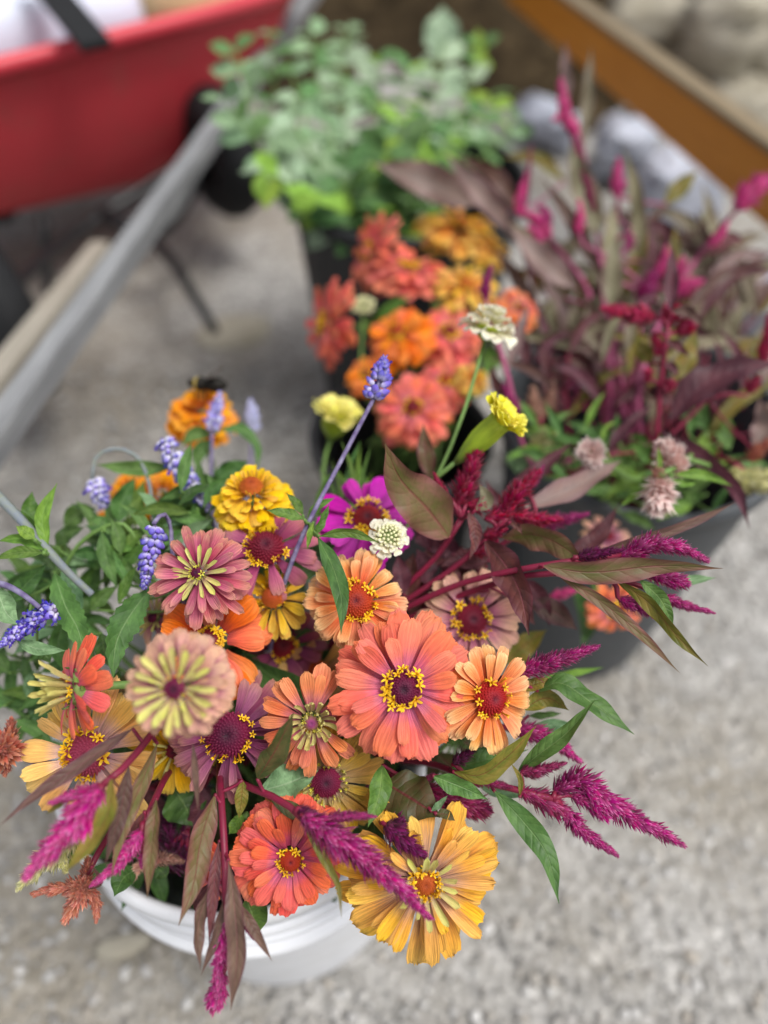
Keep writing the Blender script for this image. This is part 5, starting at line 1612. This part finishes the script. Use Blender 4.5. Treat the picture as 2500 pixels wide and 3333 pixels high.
# leafy shoots that fill the white bucket between the flowers
rl = random.Random(9)
for k, (cx, cy, lb) in enumerate(((1120, 1640, 'feathery green shoot behind the magenta zinnia'), (1340, 1960, 'shaded plum leaves right of the peach-orange zinnia'), (1420, 2080, 'shaded leaves under the pinkish mauve zinnia'), (800, 2180, 'dark leaves in the gap under the orange zinnia'),
                                  (1240, 2470, 'dark leaves below the large coral zinnia'), (660, 2620, 'dark leaves below the dusky mauve zinnia'), (450, 2650, 'dark leaves between the apricot and the lemon-edged zinnia'), (1480, 2420, 'dark leaves below the light orange zinnia'), (1150, 2740, 'dark leaves between the orange-red and golden zinnias'),
                                  (400, 2330, 'dark leaves beside the blush double zinnia'), (900, 2620, 'dark leaves above the orange-red zinnia'), (1000, 2050, 'dark leaves in the middle of the bouquet'), (620, 2000, 'dark leaves below the rose zinnia'), (1560, 1860, 'plum leaves between the red celosia stalks over the grey bucket side'), (1440, 1840, 'plum leaves around the foot of the red celosia stalks'), (420, 2800, 'dark leaves under the drooping magenta celosia at the near rim'), (560, 2790, 'dark leaves just inside the near rim of the white bucket'), (760, 2800, 'dark leaves behind the stalk of the long hanging celosia'), (1050, 2760, 'dark leaves inside the rim under the lying magenta celosia'))):
    lv = []
    pl = 'plum' in lb
    for i in range(11):
        a = rl.uniform(0, 6.28)
        ln = rl.uniform(80, 170)
        x0, y0 = cx + rl.uniform(-70, 70), cy + rl.uniform(-60, 60)
        if k == 0:
            lv.append(([(x0, y0 + 60), (x0 + rl.uniform(-30, 30), y0 - 40), (x0 + rl.uniform(-60, 60), y0 - 150)], rl.uniform(12, 24), rl.choice(('green', 'bright', 'celgreen')), {'d': rl.uniform(.60, .68), 'n': 10}))
        else:
            lv.append(([(x0, y0), (x0 + math.cos(a) * ln * .5, y0 - math.sin(a) * ln * .5), (x0 + math.cos(a) * ln, y0 - math.sin(a) * ln + 20)], rl.uniform(44, 84), rl.choice(('plumleaf', 'maroon') if pl else ('dkgreen', 'dkgreen', 'dkolive', 'plumleaf')), {'d': rl.uniform(.565, .61), 'n': 10}))
    celosia(lb, [(cx, cy + 40, .62), (cx, cy - 20, .59)], [], lv, .59, stemmat='redstem' if pl else 'gstem', seed=60 + k, cat='foliage', name='leafy_shoot', group='leafy shoots in the white bucket')

# ------------------------------------------------------------------ coral zinnias of the small black bucket (blurred)
M['corall'] = petal_mat('light_coral_petal', [(0.0, 'd05a6a'), (0.3, 'ee7a78'), (0.6, 'ee7060'), (1.0, 'f27c60')], 'f8987a', 0.5)
M['pureorange'] = petal_mat('pure_orange_petal', [(0.0, 'd06a10'), (0.35, 'f2801c'), (1.0, 'fb8a2c')], 'ffa050', 0.4)
Z2 = [('broad', 15, .80, -8, -30, .2, -.12), ('broad', 14, .74, 6, -28, .2, -.04), ('broad', 11, .6, 20, -24, .18, .02)]
NF = [('notch', 15, .80, -14, -40, .2, -.14), ('notch', 14, .74, 2, -36, .2, -.05), ('notch', 11, .6, 18, -28, .18, .02)]
gb = 'zinnias in the small black bucket'
for k, (x, y, d, rp, t, ly, pm, dk, lb) in enumerate((
        (1205, 820, .90, 140, (-.90, .12), Z2, 'corall', 'discrust', 'tall orange-coral zinnia seen edge-on, highest of its bucket at the dark rim'),
        (1335, 870, .86, 150, (.12, .80), Z2, 'corall', 'discrust', 'flat salmon-red zinnia with a small yellow eye'),
        (1500, 735, .93, 150, (.10, .80), NF, 'ochre', 'discrust', 'ochre and yellow zinnia touching the mauve celosia leaves'),
        (1590, 800, .91, 100, (.3, .7), NF, 'yelred', 'discrust', 'golden zinnia on the outer side of the ochre one'),
        (1515, 930, .85, 135, (.15, .62), NF, 'yelred', 'discrust', 'yellow-tipped apricot zinnia behind the small magenta spike'),
        (1058, 1050, .84, 150, (-.92, .05), Z2, 'corall', 'discrust', 'coral zinnia turned fully sideways toward the cart'),
        (1295, 1085, .80, 128, (-.35, .45), Z2, 'pureorange', 'discrust', 'pure orange zinnia with a mustard eye, centre of the cluster'),
        (1460, 1085, .82, 132, (.1, .5), Z2, 'corall', 'disc', 'rosy coral zinnia right of the pure orange one'),
        (1345, 1330, .76, 140, (-.1, .4), Z2, 'corall', 'disc', 'bright coral-red zinnia, lowest of the cluster'),
        (1195, 1220, .80, 85, (-.3, .4), Z2, 'pureorange', 'disc', 'small orange zinnia above the pale lemon marigold'),
        (1540, 1230, .78, 72, (.3, .5), NF, 'yelred', 'discrust', 'small golden zinnia behind the scabious stalk'),
        (1690, 1005, .84, 92, (.4, .45), Z2, 'salmon', 'disc', 'pinkish salmon zinnia behind the cream scabious'),
        (1450, 1240, .79, 100, (.1, .5), Z2, 'corall', 'discrust', 'coral-red zinnia squeezed behind the green stalks'),
        (1395, 720, .97, 60, (-.1, .8), NF, 'yelred', 'discrust', 'small yellow zinnia at the back of the cluster under the eucalyptus'))):
    zinnia(lb, x, y, d, rp, t, ly, pm, (dk, .2, .04, .6), ('floret', 12, .22, .08), 'front', gb, seed=100 + k, nleaf=2, leafmat='green')

# ------------------------------------------------------------------ celosia and others of the grey bucket
gr = 'celosia stems in the grey bucket'
celosia('crimson celosia with a spike pointing sideways and a dark leaf straight up', [(2135, 1440, .68), (2150, 1250, .665), (2175, 1060, .65)],
        [([(2130, 1035), (2050, 1022), (1960, 1003)], 84, 'pcrim'), ([(2160, 1060), (2180, 1030), (2195, 1010)], 70, 'pcrim', {'blunt': True}), ([(2200, 1085), (2225, 1070), (2245, 1055)], 60, 'pcrim', {'blunt': True}), ([(2125, 1090), (2140, 1120), (2145, 1150)], 46, 'pcrim', {'blunt': True}),
         ([(2100, 1240), (2110, 1225), (2105, 1205)], 36, 'pcrim', {'blunt': True}), ([(2170, 1275), (2180, 1260), (2180, 1245)], 40, 'pcrim', {'blunt': True})],
        [([(2186, 1012), (2184, 900), (2190, 795)], 46, 'plumleaf', {'d': .645}), ([(2185, 1015), (2230, 1012), (2288, 1055)], 38, 'brown', {'d': .645}), ([(2165, 1105), (2210, 1130), (2245, 1162)], 28, 'plumleaf', {'d': .645}), ([(2160, 1185), (2190, 1195), (2205, 1230)], 26, 'plumleaf', {'d': .645}),
         ([(2195, 1240), (2235, 1160), (2265, 1070)], 66, 'olive', {'d': .68}), ([(2120, 1180), (2090, 1130), (2080, 1110)], 60, 'olive', {'d': .68})], .66, 'pcrim', 'right', gr, seed=201)
celosia('deep plum celosia with a long ribbed leaf rising out of the frame', [(2180, 1420, .70), (2300, 1300, .70)], [([(2440, 1280), (2450, 1250), (2470, 1230)], 60, 'pcrim'), ([(2480, 1180), (2500, 1100), (2505, 1020)], 60, 'pcrim')],
        [([(2180, 1370), (2280, 1260), (2400, 1205), (2540, 1180)], 110, 'plumleaf', {'d': (.68, .66), 'n': 22}), ([(2150, 1400), (2290, 1490), (2400, 1600), (2440, 1720)], 60, 'plumleaf', {'d': (.66, .62), 'n': 20}), ([(1975, 1480), (2040, 1390), (2130, 1315)], 46, 'plumleaf', {'d': .67}),
         ([(2460, 1470), (2490, 1380), (2470, 1290)], 74, 'mauveleaf', {'d': .72}), ([(1850, 1560), (1950, 1500), (2040, 1440)], 50, 'plumleaf', {'d': .70})], .70, 'pcrim', 'right', gr, seed=202)
celosia('pale lime celosia drooping over the outer rim of the grey bucket', [(2380, 1500, .70), (2420, 1530, .68)], [([(2400, 1540), (2450, 1570), (2520, 1590)], 90, None), ([(2390, 1520), (2395, 1560), (2400, 1600)], 60, None), ([(2420, 1545), (2470, 1545), (2520, 1540)], 66, None)], [], .67, 'plime', 'right', gr, seed=203)
celosia('peach celosia flame at the frame edge above the lime one', [(2400, 1500, .72), (2440, 1490, .70)], [([(2440, 1500), (2475, 1460), (2530, 1430)], 60, None)], [], .69, 'ppeach', 'right', gr, seed=204)
celosia('muted terracotta celosia behind the lemon marigold', [(1760, 1440, .76), (1760, 1380, .75)], [([(1755, 1370), (1740, 1310), (1735, 1260)], 70, None), ([(1765, 1360), (1790, 1300), (1800, 1240)], 60, None), ([(1740, 1370), (1720, 1340), (1690, 1320)], 50, None)], [], .75, 'ptan', 'right', gr, seed=205)
celosia('pale lime celosia tuft behind the lemon marigold stalk', [(1770, 1520, .74), (1750, 1480, .73)], [([(1740, 1480), (1750, 1440), (1780, 1400)], 70, None), ([(1760, 1470), (1790, 1450), (1810, 1410)], 50, None)], [([(1720, 1520), (1690, 1500), (1650, 1470)], 70, 'sage', {'d': .74})], .73, 'plime', 'right', gr, seed=206)
gm = 'pale pink wheat celosia heads'
celosia('round pale celosia head seen from above, nearest the lemon marigold', [(1990, 1520, .64), (1940, 1480, .63)], [([(1926, 1476, .625), (1924, 1470, .606)], 92, 'ppale', {'ball': True, 'lenf': .7})], [([(1960, 1440), (1975, 1390), (2010, 1370)], 16, 'bright', {'d': .67})], .655, 'ppale', 'right', gm, 'gstem', seed=211)
celosia('pale pink celosia head, upper of the pair at the bucket rim', [(2260, 1500, .62), (2215, 1490, .61)], [([(2212, 1540, .605), (2190, 1492, .60), (2155, 1440, .595)], 100, 'ppale', {'ball': True, 'lenf': .75})], [([(2150, 1540), (2148, 1500), (2142, 1452)], 18, 'bright', {'d': .588})], .64, 'ppale', 'right', gm, 'gstem', seed=212)
celosia('pink celosia head hanging in front of the grey bucket rim, lower of the pair', [(2200, 1520, .60), (2160, 1540, .585)], [([(2150, 1560), (2146, 1610), (2142, 1672)], 108, 'ppale', {'ball': True, 'lenf': .85}), ([(2135, 1560), (2140, 1545), (2150, 1530)], 44, 'ptan', {'ball': True})],
        [([(2195, 1545), (2290, 1545), (2385, 1582)], 34, 'bright', {'d': .595}), ([(2190, 1560), (2230, 1575), (2270, 1572)], 20, 'bright', {'d': .595}), ([(2120, 1590), (2070, 1610), (2015, 1650)], 24, 'bright', {'d': .60})], .585, 'ppale', 'right', gm, 'gstem', seed=213)

for k, (cx, cy, lb) in enumerate(((1850, 1200, 'plum-leaved celosia stalk behind the lemon marigold and the muted terracotta plume'), (2050, 1180, 'plum-leaved celosia stalk right below the sideways crimson spike'), (2330, 1320, 'plum-leaved celosia stalk at the outer rim under the long ribbed leaf'))):
    rl = random.Random(300 + k)
    lv = []
    for i in range(13):
        a = rl.uniform(.3, 2.9)
        ln = rl.uniform(180, 340)
        sx, sy = cx + rl.uniform(-130, 130), cy + rl.uniform(-60, 160)
        lv.append(([(sx, sy), (sx + math.cos(a) * ln * .45, sy - math.sin(a) * ln * .55), (sx + math.cos(a) * ln, sy - math.sin(a) * ln * .75)], rl.uniform(28, 48), rl.choice(('plumleaf', 'taupe', 'brown', 'plumleaf', 'olive')), {'d': rl.uniform(.74, .80), 'n': 10}))
    celosia(lb, [(cx, cy + 200, .80), (cx, cy - 60, .78)], [], lv, .78, 'phot', 'right', 'plum-leaved stalks in the grey bucket', 'redstem', seed=300 + k, r=.0018)
rl = random.Random(21)
for k, (cx, cy, lb) in enumerate(((2060, 1500, 'green celosia foliage between the pale heads'), (1830, 1440, 'green foliage behind the lemon marigold'), (2230, 1600, 'green foliage over the rim of the grey bucket'), (1960, 1600, 'green foliage below the round pale head'), (2300, 1450, 'green foliage above the long narrow bright leaf'))):
    lv = []
    for i in range(13):
        a = rl.uniform(-.6, 3.7)
        ln = rl.uniform(80, 170)
        x0, y0 = cx + rl.uniform(-90, 90), cy + rl.uniform(-60, 70)
        lv.append(([(x0, y0), (x0 + math.cos(a) * ln * .5, y0 - math.sin(a) * ln * .5), (x0 + math.cos(a) * ln, y0 - math.sin(a) * ln + 25)], rl.uniform(20, 50), rl.choice(('bright', 'celgreen', 'green', 'celgreen')), {'d': rl.uniform(.69, .76), 'n': 10}))
    celosia(lb, [(cx, cy + 60, .76), (cx, cy, .72)], [], lv, .73, 'plime', 'right', 'green foliage in the grey bucket', 'gstem', seed=230 + k, cat='foliage', name='leafy_shoot')

# tall pink celosia behind, blurred
celosia('pink celosia with the tallest spike, leaning in front of the wooden rail', [(1985, 1230, .80), (1960, 900, .86), (1935, 690, .90), (1880, 430, .95)],
        [([(1850, 420), (1835, 340), (1825, 255)], 56, 'phot'), ([(1880, 440), (1830, 380), (1800, 390)], 50, 'phot'), ([(1935, 690), (1900, 560), (1860, 430)], 40, 'pwine')],
        [([(1950, 760), (1900, 610), (1856, 455)], 84, 'taupe', {'d': .88}), ([(1900, 480), (1918, 280), (1925, 150)], 42, 'taupe', {'d': .96}), ([(1835, 380), (1845, 240), (1838, 130)], 46, 'mauveleaf', {'d': 1.0}), ([(1965, 900), (1850, 700), (1762, 575)], 50, 'brown', {'d': .85}), ([(1990, 1010), (1995, 880), (2000, 760)], 70, 'taupe', {'d': .80})],
        .88, 'phot', 'right', gr, 'pinkstem', seed=241, r=.0038)
celosia('pink celosia with a forked magenta spike above the ochre zinnia', [(1980, 1225, .82), (1900, 920, .86), (1790, 780, .88), (1700, 690, .90)],
        [([(1790, 775), (1740, 710), (1690, 690)], 60, 'phot'), ([(1690, 700), (1700, 620), (1718, 560)], 46, 'phot'), ([(1775, 750), (1775, 690), (1750, 670)], 50, 'pmag'), ([(1700, 690), (1720, 560), (1730, 470)], 30, 'pwine')],
        [([(1700, 700), (1600, 560), (1476, 505)], 56, 'brown', {'d': .90}), ([(1560, 665), (1400, 590), (1215, 530)], 112, 'mauveleaf', {'d': .92, 'n': 20}), ([(1680, 760), (1560, 620), (1448, 495)], 70, 'mauveleaf', {'d': .88}), ([(1880, 940), (1760, 840), (1656, 735)], 84, 'mauveleaf', {'d': .83}), ([(1840, 590), (1740, 515), (1635, 512)], 46, 'olive', {'d': .95})],
        .86, 'phot', 'right', gr, 'pinkstem', seed=242, r=.0034)
celosia('pink celosia with a straight upright spike in front of the white bags', [(2010, 1200, .80), (2000, 850, .86), (2012, 640, .90)], [([(2012, 640), (2010, 580), (2014, 515)], 56, 'phot'), ([(2050, 760), (2045, 800), (2020, 830)], 40, 'pmag')],
        [([(2085, 850), (2075, 640), (2032, 480)], 52, 'taupe', {'d': .87}), ([(1985, 900), (1990, 760), (2000, 660)], 60, 'taupe', {'d': .87}), ([(2165, 665), (2215, 610), (2272, 555)], 56, 'olive', {'d': .92}), ([(2090, 760), (2140, 700), (2180, 660)], 40, 'brown', {'d': .9})], .86, 'phot', 'right', gr, 'pinkstem', seed=243, r=.0034)
celosia('pink celosia arching out with a hot magenta tip at the frame edge', [(2080, 1260, .78), (2200, 950, .84), (2330, 760, .88), (2420, 660, .9)], [([(2400, 680), (2450, 620), (2530, 570)], 96, 'phot'), ([(2310, 800), (2340, 770), (2370, 720)], 40, 'phot')],
        [([(2290, 830), (2370, 780), (2430, 790)], 66, 'plumleaf', {'d': .86}), ([(2230, 1010), (2350, 900), (2520, 850)], 46, 'brown', {'d': .80}), ([(2270, 1040), (2400, 890), (2540, 880)], 46, 'plumleaf', {'d': .80}), ([(2190, 960), (2130, 840), (2120, 700)], 50, 'plumleaf', {'d': .86})], .84, 'phot', 'right', gr, 'pinkstem', seed=244, r=.0034)
celosia('pink celosia cluster with magenta tufts in the heart of the bucket', [(2060, 1240, .80), (2100, 1000, .84), (2150, 900, .86)], [([(2090, 990), (2110, 930), (2150, 870)], 80, 'pmag'), ([(2180, 910), (2210, 880), (2225, 840)], 60, 'phot'), ([(2200, 960), (2240, 930), (2290, 920)], 66, 'phot'), ([(1840, 1250), (1850, 1220), (1850, 1190)], 50, 'phot'), ([(1900, 1330), (1885, 1300), (1880, 1270)], 44, 'phot'), ([(1980, 900), (1990, 840), (2005, 790)], 46, 'phot'), ([(1760, 800), (1745, 760), (1720, 740)], 56, 'phot'), ([(1880, 760), (1890, 700), (1885, 650)], 40, 'phot'), ([(2130, 900), (2160, 860), (2170, 800)], 50, 'phot')],
        [([(2140, 980), (2190, 850), (2200, 720)], 40, 'olive', {'d': .85}), ([(1990, 1180), (1940, 1060), (1930, 950)], 90, 'taupe', {'d': .82}), ([(1920, 1200), (1880, 1080), (1870, 960)], 80, 'taupe', {'d': .84}), ([(1655, 1195), (1690, 1090), (1722, 990)], 44, 'mauveleaf', {'d': .72}), ([(1780, 1170), (1790, 1060), (1800, 960)], 70, 'taupe', {'d': .88}),
         ([(1760, 1050), (1660, 870), (1600, 800)], 46, 'brown', {'d': .86}), ([(1840, 970), (1740, 790), (1655, 720)], 60, 'taupe', {'d': .84})], .84, 'phot', 'right', gr, 'pinkstem', seed=245, r=.0034)
celosia('magenta celosia spike between the cream scabious and the yellow-tipped zinnia', [(1700, 1450, .72), (1660, 1250, .70), (1600, 1050, .70)], [([(1580, 975), (1582, 920), (1600, 865)], 46, 'pmag'), ([(1690, 1340), (1650, 1280), (1640, 1250)], 50, 'pmag')], [([(1640, 1300), (1610, 1230), (1600, 1180)], 36, 'maroon', {'d': .71})], .70, 'pmag', 'right', gr, 'pinkstem', seed=246)
for k in range(15):
    x0, y0 = 1800 + 44 * k + rl.uniform(-30, 30), rl.uniform(1120, 1400)
    lv = []
    for i in range(12):
        a = rl.uniform(.6, 2.5)
        ln = rl.uniform(180, 380)
        sx, sy = x0 + rl.uniform(-80, 80), y0 + rl.uniform(-330, 60)
        lv.append(([(sx, sy), (sx + math.cos(a) * ln * .4, sy - math.sin(a) * ln * .55), (sx + math.cos(a) * ln, sy - math.sin(a) * ln * rl.uniform(.6, .95))], rl.uniform(28, 50), rl.choice(('plumleaf', 'taupe', 'brown', 'mauveleaf', 'taupe', 'olive', 'taupe')), {'d': rl.uniform(.88, 1.02), 'n': 10}))
    celosia('dark-leaved celosia stalk without a spike, crowded behind the crimson celosia', [(x0, y0 + 80, .88), (x0 + rl.uniform(-30, 30), y0 - 250, .98)], [], lv, .86, 'phot', 'right', 'leafy celosia stalks crowded in the grey bucket', 'redstem', seed=260 + k, r=.0017)

# ------------------------------------------------------------------ eucalyptus in the tall back bucket, blurred
M['eucam'] = leaf_mat('eucalyptus_mid_leaf', '7c9a74', '8caa80', 'a8c098', trans=0.15, rough=0.6, quilt=0.2)
E1, E2, E3 = ('euca', 'eucam', 'euca2', 'eucam'), ('euca2', 'dkgreen', 'euca2', 'euca3', 'eucam'), ('euca3', 'euca2')
for k, (tip, mid, d, nl, sz, mm, lb) in enumerate((
        ((765, 165), (850, 420), 1.05, 9, .052, E1, 'pale eucalyptus branch overlapping the red cart'),
        ((875, 110), (920, 400), 1.12, 9, .05, E1, 'pale eucalyptus branch beside the far end of the grey beam'),
        ((735, 330), (840, 480), 1.0, 8, .052, E1, 'pale eucalyptus branch dipping toward the grey beam'),
        ((1010, 110), (1060, 380), 1.2, 9, .05, E1, 'upright eucalyptus branch in the middle of the pale clump'),
        ((1130, 100), (1120, 360), 1.22, 9, .05, E1, 'eucalyptus branch with the highest pale tip'),
        ((950, 240), (1010, 450), 1.1, 8, .05, E1, 'eucalyptus branch with warm tips, left centre of the clump'),
        ((960, 400), (1040, 560), 1.0, 7, .052, E1, 'low eucalyptus branch bending to the viewer'),
        ((850, 560), (980, 620), .97, 7, .056, ('euca', 'euca3'), 'lowest eucalyptus branch, hanging past the black rim'),
        ((1040, 640), (1100, 660), .95, 5, .056, E3, 'yellow-green eucalyptus sprig over the black rim'),
        ((1240, 210), (1230, 420), 1.2, 8, .055, ('euca', 'euca2', 'euca3'), 'eucalyptus branch with broad fresh green leaves'),
        ((1330, 230), (1300, 420), 1.18, 8, .06, E3, 'fresh green branch in the clump centre'),
        ((1440, 130), (1400, 400), 1.25, 7, .062, ('euca', 'euca2'), 'tall branch ending in one big upright leaf'),
        ((1560, 150), (1480, 400), 1.25, 8, .055, ('euca3', 'euca', 'euca2'), 'branch with a lime-green tip near the dark earth'),
        ((1620, 300), (1500, 480), 1.2, 9, .042, E2, 'fine-leaved branch on the outer side near the celosia'),
        ((1690, 400), (1540, 540), 1.18, 9, .036, E2, 'small-leaved branch closest to the white bags'),
        ((1480, 420), (1400, 560), 1.1, 9, .045, ('euca2', 'euca2', 'euca3'), 'dark green branch above the mauve leaf'),
        ((1250, 500), (1220, 620), 1.05, 8, .055, ('euca2',), 'dark green branch in the shade of the clump'),
        ((1130, 560), (1140, 660), 1.02, 7, .055, ('euca2', 'dkgreen'), 'shaded branch with large dark leaves'),
        ((1360, 560), (1330, 680), 1.05, 7, .05, ('euca2', 'dkgreen'), 'shaded branch behind the salmon-red zinnia'),
        ((900, 500), (990, 600), 1.08, 7, .05, ('euca2', 'euca'), 'half-shaded branch under the pale ones'))):
    eucalyptus(lb, [(1230 + (tip[0] - 1230) * .25, 730, 1.1), (mid[0], mid[1], (1.1 + d) / 2), (tip[0], tip[1], d)], d, nl + 3, sz * 1.08, mm, k)
    big = {11: (1440, 130, 1440, 20, .085), 12: (1560, 150, 1555, 90, .055)}.get(k)
    if big:
        rt_ = [o for o in COL.objects if o.name.startswith('eucalyptus_branch') and o.parent is None][-1]
        leaf(rt_, [(big[0], big[1] + 60), (big[0], big[1]), (big[2], big[3])], big[4] / d * FPX * .45 if k == 12 else 120, 'euca3' if k == 12 else 'euca', d, roll=0, n=10)
